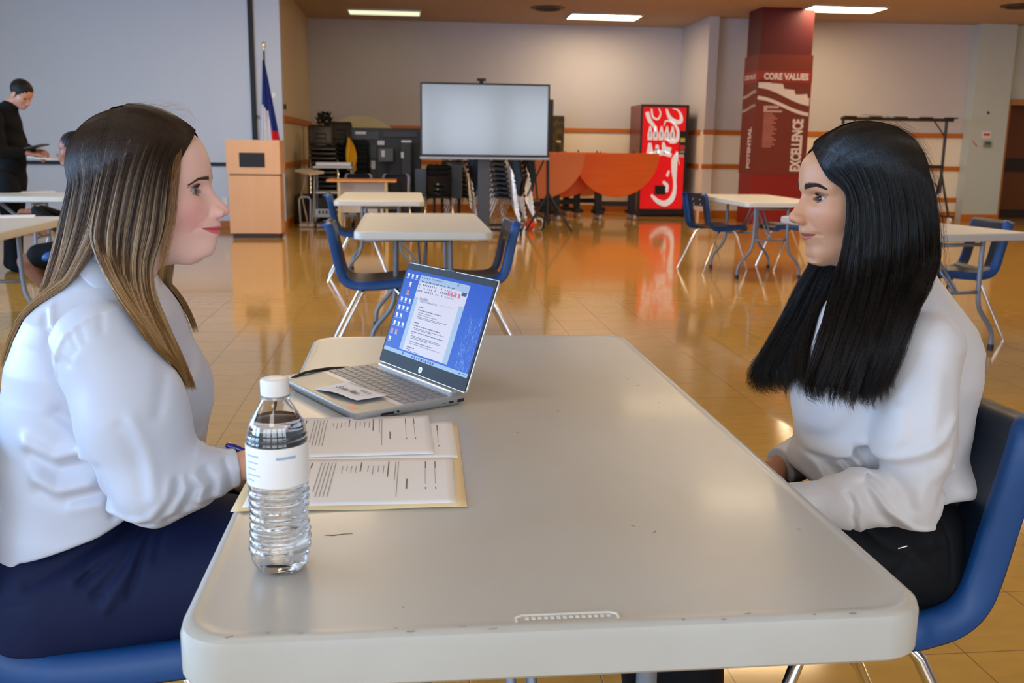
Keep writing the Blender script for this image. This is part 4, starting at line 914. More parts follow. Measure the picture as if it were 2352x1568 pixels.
def form(label, x0, y0, x1, y1, z, rot, seed, cat='paper'):
    t = sheet('printed_form', label, cat, x0, y0, x1, y1, z, PAPER, rot); W_, H_ = (y1 - y0), (x1 - x0); r2 = random.Random(seed); zz = .0009
    # page top is at +x, text lines run towards -y
    def ln(mb, xt, ya, yb, h=.0016): mb.b2((H_ / 2 - xt - h, W_ / 2 - yb, zz), (H_ / 2 - xt, W_ / 2 - ya, zz + .0001))
    dark, lite = MB(), MB()
    for xt in (.026, .040): ln(dark, xt, .02, .05); ln(dark, xt + .001, .052, .115, .0005); ln(dark, xt, .13, .137) 
    ln(dark, .066, .095, .135, .0022); ln(lite, .080, .018, .165, .0012); ln(lite, .084, .018, .10, .0012); ln(dark, .094, .018, .085, .0018)
    for k in range(4):
        ln(lite, .101 + k * .0075, .035, .060 + .02 * r2.random(), .0012)
    ln(dark, .134, .018, .060, .0018)
    for k in range(4): ln(lite, .141 + k * .0065, .035, .055 + .02 * r2.random(), .0012)
    for k in range(5): ln(lite, .172 + k * .0052, .018, .16 - .02 * (k == 4), .0014)
    for xt in (.206, .222, .244): ln(dark, xt, .018, .040, .0020); ln(dark, xt + .001, .042, .125, .0005); ln(dark, xt, .130, .145, .0016)
    dark.build('printed_text', PR, t); lite.build('printed_text', PRL, t); return t
p3 = form('white form page at the back right, mostly under another page', -.20, 1.395, .073, 1.588, z + .0022, 0, 3)
form('white printed form on the folder, nearer to the camera', -.215, 1.209, .063, 1.400, z + .0024, math.radians(-1.0), 7)
form('white printed form at the back, next to the laptop front edge', -.240, 1.408, .036, 1.622, z + .0044, math.radians(1.2), 9)

# ================================================================ WATER BOTTLE
bt = thing('water_bottle', 'clear ribbed plastic water bottle with white cap, nearly full', 'bottle', (-.144, 1.030, .7390))
def brad(zz):
    prof = [(.0, .020), (.003, .0275), (.010, .0315), (.022, .0335), (.040, .0330), (.060, .0312), (.075, .0318), (.095, .0325), (.103, .0325), (.150, .0328), (.158, .0320), (.170, .0290), (.182, .0225), (.192, .0165), (.198, .0135), (.206, .0130)]
    return float(np.interp(zz, [p[0] for p in prof], [p[1] for p in prof]))
def bprof(ins=0.0, z0=0.0, z1=.206):
    out = []
    for i in range(121):
        zz = z0 + (z1 - z0) * i / 120; r = brad(zz)
        if .024 < zz < .098: r += .0011 * math.sin((zz - .024) / .0093 * 2 * math.pi)
        if .148 < zz < .160: r += .0006 * math.sin((zz - .148) / .006 * 2 * math.pi)
        out.append((max(.002, r - ins), zz))
    return out
def petal(r, zz, a):
    k = max(0, 1 - zz / .030); s = r * (1 - .13 * k * (0.5 + 0.5 * math.cos(5 * a)) ** 2)
    if .024 < zz < .098: s += .0005 * math.sin(5 * a + zz * 160)
    return s
PLA = mat('bottle_plastic', (.97, .985, 1.0), .02, trans=1.0, ior=1.45); WAT = mat('water', (.97, .985, 1.0), 0.0, trans=1.0, ior=1.33)
po = bprof(0, .0006, .206); pi_ = bprof(.0007, .0020, .206)[::-1]
shell = MB().lathe(po + pi_, n=72, fn=petal); shell.f = [f for f in shell.f if len(f) == 4 or True]
shell.build('bottle_wall', PLA, bt, smooth=True)
MB().lathe(bprof(.0010, .0028, .1745), n=72, fn=petal).build('water', WAT, bt, smooth=True, autosm=50)
LB = mat('bottle_label', (.88, .90, .93), .35); LBB = mat('label_print', (.35, .50, .68), .5)
MB().lathe([(.0334, .104), (.0336, .105), (.0337, .147), (.0335, .148), (.0329, .148), (.0329, .104)], n=72).build('label', LB, bt, smooth=True, autosm=40)
lp = MB()
for k, (a0, a1, zz, h) in enumerate([(-150, -118, .138, .0016), (-148, -120, .131, .0012), (-150, -125, .124, .0012), (-150, -116, .117, .0012), (-148, -130, .111, .0012), (-85, -48, .136, .0030)]):
    pts = [(.03385 * math.cos(math.radians(a0 + (a1 - a0) * i / 8)), .03385 * math.sin(math.radians(a0 + (a1 - a0) * i / 8))) for i in range(9)]
    lp.add([(x, y, zz + dz) for x, y in pts for dz in (0, h)], [[2 * i, 2 * i + 2, 2 * i + 3, 2 * i + 1] for i in range(8)])
lp.build('label_print', LBB, bt)
MB().lathe([(.0120, .196), (.0158, .1965), (.0160, .199), (.0138, .1995), (.0135, .201)], n=40).build('neck_ring', mat('ring_clear', (.85, .88, .9), .1, trans=.7), bt, smooth=True, autosm=40)
CAPW = mat('cap_white', (.85, .86, .88), .35)
cp = MB().lathe([(.0150, .2005), (.0152, .202), (.0152, .2155), (.0145, .2175), (.012, .2185), (.002, .2186)], n=120, fn=lambda r, z_, a: r + (.00025 * math.cos(60 * a) if .202 < z_ < .216 else 0))
cp.build('cap', CAPW, bt, smooth=True, autosm=50)
# ================================================================ FIGURE MODELLING: distance fields meshed by surface nets
def V3(*a): return np.array(a, dtype=np.float64)
def N3(v): return np.array([v[0], v[1], v[2]], dtype=np.float64)
def s_min(a, b, k):
    h = np.clip(0.5 + 0.5 * (b - a) / k, 0, 1); return b * (1 - h) + a * h - k * h * (1 - h)
def s_max(a, b, k): return -s_min(-a, -b, k)
def s_cap(P, a, b, ra, rb, fl=None):
    a = np.asarray(a, float); b = np.asarray(b, float); Q = P - a; d = b - a
    if fl is not None: Q = Q * fl; d = d * fl
    t = np.clip(Q @ d / max(d @ d, 1e-12), 0, 1); return np.linalg.norm(Q - t[:, None] * d, axis=1) - (ra + (rb - ra) * t)
def s_ell(P, c, r, R=None):
    Q = P - np.asarray(c, float)
    if R is not None: Q = Q @ R
    r = np.asarray(r, float); k0 = np.linalg.norm(Q / r, axis=1); k1 = np.linalg.norm(Q / (r * r), axis=1) + 1e-9
    return k0 * (k0 - 1) / k1
def s_chain(P, pts, rs, k=.012):
    f = None
    for i in range(len(pts) - 1):
        g = s_cap(P, pts[i], pts[i + 1], rs[i], rs[i + 1]); f = g if f is None else s_min(f, g, k)
    return f
def seg_d2(U, W, poly):       # 2D distance to a polyline
    d = np.full(U.shape, 9.0); 
    for (a, b), (c, e) in zip(poly[:-1], poly[1:]):
        dx, dy = c - a, e - b; t = np.clip(((U - a) * dx + (W - b) * dy) / (dx * dx + dy * dy + 1e-12), 0, 1)
        d = np.minimum(d, np.hypot(U - a - t * dx, W - b - t * dy))
    return d
def mesh_sdf(fn, lo, hi, h):
    lo = np.array(lo, float); hi = np.array(hi, float); n = (np.ceil((hi - lo) / h / 4).astype(int) + 1) * 4
    nb = n // 4; ax = [lo[i] + (np.arange(nb[i]) * 4 + 2) * h for i in range(3)]
    C = np.stack(np.meshgrid(*ax, indexing='ij'), -1).reshape(-1, 3)
    fc = np.concatenate([fn(C[i:i + 200000]) for i in range(0, len(C), 200000)]).reshape(nb)
    act = np.abs(fc) < 4 * h * 1.9
    F = np.repeat(np.repeat(np.repeat(np.where(fc > 0, 1.0, -1.0), 4, 0), 4, 1), 4, 2).astype(np.float32)
    M = np.repeat(np.repeat(np.repeat(act, 4, 0), 4, 1), 4, 2); M2 = M.copy()
    M2[1:] |= M[:-1]; M2[:, 1:] |= M[:, :-1]; M2[:, :, 1:] |= M[:, :, :-1]
    idx = np.argwhere(M2)
    for i in range(0, len(idx), 400000):
        j = idx[i:i + 400000]; F[j[:, 0], j[:, 1], j[:, 2]] = fn(lo + j * h)
    F[0] = np.abs(F[0]) + 1e-4; F[-1] = np.abs(F[-1]) + 1e-4; F[:, 0] = np.abs(F[:, 0]) + 1e-4; F[:, -1] = np.abs(F[:, -1]) + 1e-4; F[:, :, 0] = np.abs(F[:, :, 0]) + 1e-4; F[:, :, -1] = np.abs(F[:, :, -1]) + 1e-4
    S = F < 0; sz = S.shape; cnt = np.zeros([s - 1 for s in sz], np.int8)
    for a in (0, 1):
        for b in (0, 1):
            for c in (0, 1): cnt += S[a:sz[0] - 1 + a, b:sz[1] - 1 + b, c:sz[2] - 1 + c]
    cells = np.argwhere((cnt > 0) & (cnt < 8)); vid = np.full(cnt.shape, -1, np.int32); vid[tuple(cells.T)] = np.arange(len(cells))
    acc = np.zeros((len(cells), 3)); num = np.zeros(len(cells)); ci, cj, ck = cells.T
    cor = [(a, b, c) for a in (0, 1) for b in (0, 1) for c in (0, 1)]
    for p in cor:
        for ax_ in range(3):
            if p[ax_]: continue
            q = list(p); q[ax_] = 1
            fa = F[ci + p[0], cj + p[1], ck + p[2]]; fb = F[ci + q[0], cj + q[1], ck + q[2]]; m = (fa < 0) != (fb < 0)
            t = np.where(m, fa / np.where(m, fa - fb, 1), 0); v = np.array(p, float)[None] + np.eye(3)[ax_][None] * t[:, None]
            acc += np.where(m[:, None], v, 0); num += m
    verts = lo + (cells + acc / num[:, None]) * h
    quads = []
    for ax_ in range(3):
        o = [i for i in range(3) if i != ax_]; sl0 = [slice(None)] * 3; sl1 = [slice(None)] * 3; sl0[ax_] = slice(0, -1); sl1[ax_] = slice(1, None)
        ch = np.argwhere(S[tuple(sl0)] != S[tuple(sl1)]); ch = ch[(ch[:, o[0]] > 0) & (ch[:, o[1]] > 0)]
        ch = ch[(ch[:, o[0]] < cnt.shape[o[0]]) & (ch[:, o[1]] < cnt.shape[o[1]])]
        def g(da, db):
            q = ch.copy(); q[:, o[0]] -= da; q[:, o[1]] -= db; return vid[tuple(q.T)]
        Q = np.stack([g(1, 1), g(0, 1), g(0, 0), g(1, 0)], 1); ins = S[tuple(ch.T)]; fl = ins if ax_ != 1 else ~ins
        Q = np.where(fl[:, None], Q, Q[:, ::-1]); quads.append(Q)
    Q = np.concatenate(quads); Q = Q[(Q >= 0).all(1)]
    # one Newton step towards the exact surface
    e = h * .25; f0 = fn(verts); g = np.stack([fn(verts + np.eye(3)[i] * e) - f0 for i in range(3)], 1) / e; gl = np.linalg.norm(g, axis=1, keepdims=True) + 1e-6
    verts = verts - g / gl * np.clip(f0[:, None] / gl, -h * .6, h * .6)
    return verts, Q
def np_mesh(name, verts, faces, mats_, parent, col=None, smooth=True, fmat=None):
    me = bpy.data.meshes.new(name); n = len(verts); F = np.asarray(faces, np.int32); k = F.shape[1]
    r = top_of(parent) if parent is not None else None
    if r is not None: verts = verts - N3(r.location)
    me.vertices.add(n); me.vertices.foreach_set('co', np.asarray(verts, np.float32).ravel())
    me.loops.add(F.size); me.loops.foreach_set('vertex_index', F.ravel()); me.polygons.add(len(F))
    me.polygons.foreach_set('loop_start', np.arange(0, F.size, k, dtype=np.int32)); me.polygons.foreach_set('use_smooth', np.full(len(F), smooth))
    for m in (mats_ if isinstance(mats_, (list, tuple)) else [mats_]): me.materials.append(m)
    if fmat is not None: me.polygons.foreach_set('material_index', np.asarray(fmat, np.int32))
    me.update(calc_edges=True); me.validate()
    if col is not None and len(me.vertices) == n:
        a = me.color_attributes.new('Col', 'FLOAT_COLOR', 'POINT'); a.data.foreach_set('color', np.concatenate([col, np.ones((n, 1))], 1).astype(np.float32).ravel())
    o = bpy.data.objects.new(name, me); sc.collection.objects.link(o)
    if parent is not None: o.parent = parent
    return o
def catmull(P, t):            # P (G,...) control rows, t array in 0..1
    P = np.asarray(P, float); G = len(P); x = np.clip(t, 0, .99999) * (G - 1); i = x.astype(int); f = (x - i).reshape((-1,) + (1,) * (P.ndim - 1))
    p0 = P[np.maximum(i - 1, 0)]; p1 = P[i]; p2 = P[np.minimum(i + 1, G - 1)]; p3 = P[np.minimum(i + 2, G - 1)]
    return .5 * (2 * p1 + (p2 - p0) * f + (2 * p0 - 5 * p1 + 4 * p2 - p3) * f ** 2 + (3 * p1 - p0 - 3 * p2 + p3) * f ** 3)
def strands_mesh(S, rad, cols):   # S (N,T,3), rad (N,), cols (N,T,3) -> verts, quads, col : three-sided tapering tubes
    N, T, _ = S.shape; tg = np.gradient(S, axis=1); tg /= np.linalg.norm(tg, axis=2, keepdims=True) + 1e-9
    ref = np.array([.3, .9, .2]); u = np.cross(tg, ref); u /= np.linalg.norm(u, axis=2, keepdims=True) + 1e-9; w = np.cross(tg, u)
    tt = np.linspace(0, 1, T); r = rad[:, None] * (1 - .75 * np.clip((tt - .75) / .25, 0, 1) ** 1.5)[None]
    rings = [S + (u * math.cos(a) + w * math.sin(a)) * r[..., None] for a in (0, 2.094, 4.189)]
    Vt = np.stack(rings, 2).reshape(-1, 3); C = np.repeat(cols[:, :, None], 3, 2).reshape(-1, 3)
    b = (np.arange(N)[:, None] * T + np.arange(T - 1)[None]).reshape(-1) * 3; q = []
    for k in range(3): q.append(np.stack([b + k, b + (k + 1) % 3, b + 3 + (k + 1) % 3, b + 3 + k], 1))
    return Vt, np.concatenate(q), C

# ---------------------------------------------------------------- head: local frame x forward, y left, z up, origin between the eyes' level and the ear axis
class Head:
    def __init__(s, org, fwd, prof, nose, mouth, sc_=1.0, width=1.0, pitch=0.0, jaw=1.0):
        s.o = np.array(org, float); f = np.array(fwd, float); f /= np.linalg.norm(f); up = V3(0, 0, 1); l = np.cross(up, f); l /= np.linalg.norm(l)
        if pitch: f = f * math.cos(pitch) + V3(0, 0, 1) * math.sin(pitch); up = np.cross(f, l)
        s.R = np.stack([f, l, up], 1)        # columns: local axes in world
        s.w = width; s.jaw = jaw; s.mouth = mouth
        pz = np.array([p[0] for p in prof]); px = np.array([p[1] for p in prof]); i = np.argsort(pz); s.pz, s.px = pz[i], px[i]
        nz = np.array([p[0] for p in nose]); nx = np.array([p[1] for p in nose]); i = np.argsort(nz); s.nz, s.nx = nz[i], nx[i]
        s.tip = nose[int(np.argmax([p[1] for p in nose]))]; s.eye = (.072, .031, 0.0, .0121); s.ap = .0047
        zs = np.linspace(s.pz[0], s.pz[-1], 90); xs = np.linspace(.02, .14, 500); P = np.stack(np.meshgrid(xs, [0.0], zs, indexing='ij'), -1).reshape(-1, 3)
        B = s.base(P).reshape(500, 90); fr = np.array([xs[np.where(B[:, k] < 0)[0].max()] if (B[:, k] < 0).any() else .03 for k in range(90)])
        D = np.interp(zs, s.pz, s.px) - fr; ker = np.ones(3) / 3; D = np.convolve(np.pad(D, 1, 'edge'), ker, 'valid')
        s.dz, s.dd = zs, D
    def base(s, P):
        w = s.w
        f = s_ell(P, (-.006, 0, .035), (.099, .076 * w, .086)); f = s_min(f, s_ell(P, (.035, 0, .030), (.058, .064 * w, .062)), .02)
        f = s_min(f, s_ell(P, (.028, 0, -.035), (.062, .057 * w, .082)), .025)
        Q = P.copy(); Q[:, 1] = np.abs(Q[:, 1])
        f = s_min(f, s_ell(Q, (.046, .038 * w, -.024), (.034, .026, .027)), .018)
        f = s_min(f, s_cap(Q, (.004, .052 * w * s.jaw, -.062), (.062, .016, -.097), .016, .014), .022)
        f = s_min(f, s_ell(P, (.066, 0, -.094), (.020, .024, .019)), .015)
        return f
    def warpz(s, P):
        m = np.clip((-.045 - P[:, 2]) / .015, 0, 1) * np.clip((P[:, 2] + .108) / .015, 0, 1)
        return P[:, 2] - m * 5.5 * np.minimum(P[:, 1] ** 2, .00075)
    def face(s, P):
        z = s.warpz(P); y = np.abs(P[:, 1]); x = P[:, 0]
        D = np.interp(z, s.dz, s.dd, left=0, right=0); sig = np.interp(z, [-.11, -.09, -.065, -.045, 0, .05], [.024, .026, .027, .036, .045, .06])
        ramp = np.clip((x - .015) / .05, 0, 1); ramp = ramp * ramp * (3 - 2 * ramp)
        wgt = np.exp(-(y / sig) ** 2) * ramp
        fade = np.clip((s.dz[-1] - z) / .02, 0, 1) * np.clip((z - s.dz[0]) / .008 + .0, 0, 1)
        N = np.interp(P[:, 2], s.nz, s.nx, left=0, right=0); wn = np.interp(P[:, 2], [s.nz[0], s.tip[0], s.nz[-1]], [.010, .0115, .0085])
        nw = np.exp(-(y / wn) ** 2.2) * ramp
        Q = P.copy(); Q[:, 0] = x - D * wgt * fade - N * nw
        f = s.base(Q); Y = P.copy(); Y[:, 1] = y
        tx = np.interp(s.tip[0], s.pz, s.px) + s.tip[1]; tz = s.tip[0]
        f = s_min(f, s_ell(Y, (tx - .016, .0118, tz - .0035), (.0120, .0068, .0085)), .006)
        f = s_min(f, s_ell(Y, (tx - .0085, 0, tz - .001), (.0085, .0095, .0080)), .005)
        f = s_max(f, -s_ell(Y, (tx - .0130, .0068, tz - .0110), (.0070, .0036, .0050)), .002)
        # brow ridge, sockets, lids
        ex, ey, ez, er = s.eye
        f = s_min(f, s_cap(Y, (.086, .012, .019), (.070, .047, .018), .006, .005), .012)
        f = s_max(f, -s_ell(Y, (ex + .026, ey - .001, ez + .001), (.015, .018, .0105)), .010)
        f = s_min(f, s_ell(Y, (ex, ey, ez), (er + .0018,) * 3), .004)
        dy = Y[:, 1] - ey; ap = s.ap * (1 - (dy / .0150) ** 2); zc = ez + .0006 + .09 * dy * 1.0
        reg = np.maximum(np.maximum(np.abs(Y[:, 2] - zc) - ap, ex + .001 - x), np.abs(dy) - .0150)
        f = np.maximum(f, -reg)
        # lid crease, mouth slit, nasolabial fold, philtrum
        f = f + .0012 * np.exp(-(seg_d2(Y[:, 1], Y[:, 2], [(ey - .014, .006), (ey, .0105), (ey + .016, .006)]) / .0016) ** 2) * (x > .05)
        m0, mz, mw = s.mouth
        f = f + .0030 * np.exp(-((z - mz) / .0016) ** 2) * np.clip((mw - y) / .004, 0, 1) * ramp
        f = f + .0022 * np.exp(-(seg_d2(y, P[:, 2], [(mw + .001, mz + .0052), (mw + .005, mz + .004)]) / .0035) ** 2) * ramp
        f = f + .0011 * np.exp(-(seg_d2(y, P[:, 2], [(.016, tz + .002), (.024, tz - .012), (mw + .006, mz + .010), (mw + .009, mz - .004)]) / .0035) ** 2) * ramp
        f = f + .0009 * np.exp(-(y / .0028) ** 2) * np.exp(-((P[:, 2] - (tz + mz) / 2) / .006) ** 2) * ramp
        # ears
        E = Y - np.array([-.008, .0745 * s.w, -.012]); c, sn = math.cos(.25), math.sin(.25); ez_ = E[:, 2] * c + E[:, 0] * sn; ex_ = E[:, 0] * c - E[:, 2] * sn
        e1 = np.sqrt((ex_ / .017) ** 2 + (ez_ / .030) ** 2); ear = np.maximum((e1 - 1) * .017, np.abs(E[:, 1] - .004 - .25 * np.maximum(-ex_, 0)) - .0035); cup = -(np.maximum((e1 - .62) * .017, .0015 - (E[:, 1] - .004)))
        f = s_min(f, np.maximum(ear, cup * .6), .004)
        return f
    def L(s, W): return (W - s.o) @ s.R
    def Wd(s, Lp): return np.asarray(Lp) @ s.R.T + s.o
    def surf_x(s, y, z, x1=.13):
        y = np.asarray(y, float); z = np.asarray(z, float); xs = np.linspace(x1, .02, 220); P = np.stack([np.repeat(xs[None], len(y), 0), np.repeat(y[:, None], 220, 1), np.repeat(z[:, None], 220, 1)], -1).reshape(-1, 3)
        F = s.face(P).reshape(len(y), 220) < 0; i = np.argmax(F, 1); return xs[i]

def head_colors(H, verts, skin, lip, blush, brow=None):
    Lc = H.L(verts); n = len(verts); col = np.tile(np.array(skin, float), (n, 1)); z = H.warpz(Lc); y = np.abs(Lc[:, 1]); m0, mz, mw = H.mouth; front = Lc[:, 0] > .06
    def mixc(w, c):
        nonlocal col; w = np.clip(w, 0, 1)[:, None]; col = col * (1 - w) + np.array(c) * w
    mixc(np.exp(-((y - .043) / .024) ** 2 - ((Lc[:, 2] + .036) / .028) ** 2) * (Lc[:, 0] > .0) * .55, blush)
    mixc(np.exp(-(y / .010) ** 2 - ((Lc[:, 2] - H.tip[0]) / .010) ** 2) * (Lc[:, 0] > .09) * .4, blush)
    up = m0 * 1.1 * (1 - (y / mw) ** 2.6) * (1 - .22 * np.exp(-(y / .004) ** 2)); lowr = m0 * 1.45 * (1 - (y / mw) ** 3)
    d = np.where(z > mz, up - (z - mz), lowr - (mz - z)); mixc(np.clip(d / .0010 + .5, 0, 1) * front * (y < mw), lip)
    mixc(np.exp(-((z - mz) / .0011) ** 2) * (y < mw) * front * .8, tuple(c * .35 for c in lip))
    if brow:
        bc, bz, slope, wd = brow; ub = np.clip((y - .011) / .036, 0, 1); zb = bz + .0055 * np.sin(np.clip(ub / .72, 0, 1.4) * 1.35) - .0075 * np.clip(ub - .62, 0, 1) ** 1.2 * 2.4 - slope * ub
        mixc(np.exp(-((Lc[:, 2] - zb) / (wd * (1 - .6 * ub ** 1.5))) ** 2) * (y > .0105) * (y < .048) * (Lc[:, 0] > .03) * .75, bc)
    ex, ey, ez, er = H.eye
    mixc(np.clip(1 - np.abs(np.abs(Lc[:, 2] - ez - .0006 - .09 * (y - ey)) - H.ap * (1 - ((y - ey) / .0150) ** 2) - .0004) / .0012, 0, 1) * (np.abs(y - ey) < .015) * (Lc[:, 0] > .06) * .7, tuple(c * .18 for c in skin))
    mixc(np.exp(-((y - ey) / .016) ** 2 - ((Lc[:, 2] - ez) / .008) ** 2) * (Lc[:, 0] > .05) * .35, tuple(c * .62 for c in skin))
    return col
def make_eyes(H, root, iris, gaze=(1, 0, 0)):
    ex, ey, ez, er = H.eye; g = np.array(gaze, float); g /= np.linalg.norm(g)
    for sgn in (-1, 1):
        c = V3(ex, ey * sgn, ez); n, m = 40, 28; vs, fs, fm = [], [], []
        a = V3(0, 0, 1) - g * g[2]; a /= np.linalg.norm(a); b = np.cross(g, a)
        for i in range(m + 1):
            th_ = math.pi * (i / m) ** 1.4 if i < m else math.pi; rr = er + (.0006 * max(0, 1 - (th_ / .52) ** 2))
            for k in range(n):
                ph = 2 * math.pi * k / n; vs.append(c + g * rr * math.cos(th_) + (a * math.cos(ph) + b * math.sin(ph)) * rr * math.sin(th_))
        for i in range(m):
            tm = math.pi * ((i + .5) / m) ** 1.4
            for k in range(n): fs.append([i * n + k, i * n + (k + 1) % n, (i + 1) * n + (k + 1) % n, (i + 1) * n + k]); fm.append(2 if tm < .20 else (1 if tm < .56 else 0))
        np_mesh('eye', H.Wd(np.array(vs)), np.array(fs), [mat('eye_white', (.46, .43, .42), .15, spec=.4), iris, mat('pupil', (.004, .004, .004), .05, spec=.5)], root, fmat=fm)
def brow_lashes(H, root, colr, seed, bz=.0175, thick=1.0, lash=.0075, slope=0.0):
    rs = np.random.RandomState(seed); m = mat('brow_hair_%d' % seed, colr, .5)
    for sgn in (-1, 1):
        n = int(520 * thick); u = rs.rand(n); yy = .011 + .036 * u; zz = bz + .0055 * np.sin(np.clip(u / .72, 0, 1.4) * 1.35) - .0075 * np.clip(u - .62, 0, 1) ** 1.2 * 2.4 - slope * u + (rs.rand(n) - .5) * .0058 * thick * (1 - .72 * u ** 1.5)
        xx = H.surf_x(yy * sgn, zz); root_ = np.stack([xx - .0004, yy * sgn, zz], 1); dr = np.stack([-.25 - .5 * u, sgn * (.55 + .5 * u), .65 - .95 * u], 1) + rs.randn(n, 3) * .12; dr /= np.linalg.norm(dr, axis=1, keepdims=True)
        ln = .0048 + .0015 * rs.rand(n); t = np.linspace(0, 1, 4); S = root_[:, None] + dr[:, None] * (ln[:, None] * t)[..., None]; S[:, :, 0] += (.0011 * np.sin(t * 3.1))[None]
        # follow the skin
        fl = S.reshape(-1, 3); fx = H.surf_x(fl[:, 1], fl[:, 2]) + .0005; fl[:, 0] = np.maximum(fx - .0001, 0); S = fl.reshape(n, 4, 3)
        v, q, c = strands_mesh(H.Wd(S.reshape(-1, 3)).reshape(n, 4, 3), np.full(n, .00013), np.zeros((n, 4, 3)))
        np_mesh('eyebrow', v, q, m, root)
        ex, ey, ez, er = H.eye; n = 60; u = np.linspace(-.92, .95, n); dy = u * .0145; ap = H.ap * (1 - (dy / .0150) ** 2); zc = ez + .0006 + .09 * dy
        out = []
        for up_ in (1, -1):
            z0 = zc + up_ * (ap + .0002); x0 = ex + np.sqrt(np.maximum((er + .0016) ** 2 - dy ** 2 - (z0 - ez) ** 2, 1e-8))
            b = np.stack([x0 - .0006, (ey + dy) * sgn, z0], 1); L_ = (lash if up_ > 0 else lash * .45) * (.75 + .35 * np.clip(u, 0, 1)); t = np.linspace(0, 1, 6)
            d = np.stack([np.full(n, .85), sgn * u * .75, np.zeros(n)], 1); S = b[:, None] + d[:, None] * (L_[:, None] * t)[..., None]; S[:, :, 2] += up_ * (L_[:, None] * (.15 * t + .75 * t * t)[None]); out.append(S)
            ln = MB(); 
        S = np.concatenate(out); v, q, c = strands_mesh(H.Wd(S.reshape(-1, 3)).reshape(S.shape), np.concatenate([np.full(n, .00013), np.full(n, .00008)]), np.zeros(S.shape))
        np_mesh('eyelashes', v, q, mat('lash_black', (.006, .004, .004), .5), root)

# ---------------------------------------------------------------- hands: palm, five fingers bent at the knuckles
def hand_sdf(P, wrist, d, nrm, side, curl=.5, sc_=1.0, spread=1.0):
    """wrist point, d = direction of the metacarpals, nrm = back-of-hand normal, side = direction towards the thumb"""
    d = np.array(d, float); d /= np.linalg.norm(d); nrm = np.array(nrm, float); nrm -= d * (nrm @ d); nrm /= np.linalg.norm(nrm); sd = np.array(side, float); sd -= d * (sd @ d) + nrm * (sd @ nrm); sd /= np.linalg.norm(sd); w = np.array(wrist, float)
    def pt(a, b, c): return w + (d * a + sd * b + nrm * c) * sc_
    f = s_cap(P, pt(-.02, 0, 0), pt(.02, 0, 0), .024 * sc_, .023 * sc_)
    for b, l in ((.026, .088), (.009, .092), (-.008, .087), (-.024, .078)): f = s_min(f, s_cap(P, pt(.012, b * .55, 0), pt(l, b, 0), .0125 * sc_, .0105 * sc_), .008)
    for b, l0, L, rr in ((.026, .088, (.042, .025, .020), .0088), (.009, .092, (.046, .029, .021), .0090), (-.008, .087, (.042, .027, .020), .0085), (-.024, .078, (.033, .020, .018), .0076)):
        p = pt(l0, b, 0); a = .0; pts = [p]
        for k, ln in enumerate(L):
            a += curl * (.75, 1.1, .7)[k]; v = d * math.cos(a) - nrm * math.sin(a) + sd * (.10 * spread * b / .026); pts.append(pts[-1] + v * ln * sc_)
        f = s_min(f, s_chain(P, pts, [rr * sc_, rr * .95 * sc_, rr * .88 * sc_, rr * .72 * sc_], .003), .005)
    pts = [pt(.012, .014, -.006), pt(.046, .040, -.016), pt(.072, .046 - .012 * curl, -.024 - .01 * curl), pt(.096, .038 - .02 * curl, -.030 - .012 * curl)]
    return s_min(f, s_chain(P, pts, [.014 * sc_, .0115 * sc_, .0098 * sc_, .0078 * sc_], .005), .010)
# ================================================================ THE TWO SEATED PEOPLE
def fold_fn(folds, yc, at, dy):
    out = []
    for pts, w, a in folds:
        q = [at(px, py, dy) for px, py in pts]; out.append(([(p[0], p[2]) for p in q], w, a * 1.12))
    def g(P, f):
        near = np.clip((yc + .02 - P[:, 1]) / .05, 0, 1); m = (np.abs(f) < .03) & (near > 0)
        if m.any():
            d = np.zeros(m.sum()); U, W = P[m, 0], P[m, 2]
            for poly, w, a in out:
                r = seg_d2(U, W, poly) / (w * 1.12); d += a * np.exp(-r * r)
            f = f.copy(); f[m] -= d * near[m]
        return f
    return g
def torso_fn(rows, yc, at, dyf=0.0, k=.62, pw=2.3):
    R = []
    for py, xb, xf, hw in rows:
        b, c = at(xb, py, dyf), at(xf, py, dyf); R.append(((b[2] + c[2]) / 2, b[0], c[0], hw))
    R.sort(); Z = [r[0] for r in R]; XB = [min(r[1], r[2]) for r in R]; XF = [max(r[1], r[2]) for r in R]; HW = [r[3] for r in R]
    def f(P, ins=0.0):
        z = P[:, 2]; b = np.interp(z, Z, XB) + ins; c = np.interp(z, Z, XF) - ins; hw = np.interp(z, Z, HW) - ins; a = (c - b) / 2; m = (c + b) / 2
        q = (np.abs((P[:, 0] - m) / a) ** pw + np.abs((P[:, 1] - yc) / hw) ** pw) ** (1 / pw)
        g = (q - 1) * np.minimum(a, hw); return s_max(s_max(g, z - Z[-1], .02), Z[0] - z, .02) * k
    return f
def skin_mat(name): return mat(name, (.7, .45, .35), .42, vcol='Col', sss=.12, spec=.4, bump=(900, .05, .0004))
def polyz(at, pts, dy):
    q = sorted([(at(px, py, dy)[0], at(px, py, dy)[2]) for px, py in pts]); return [p[0] for p in q], [p[1] for p in q]
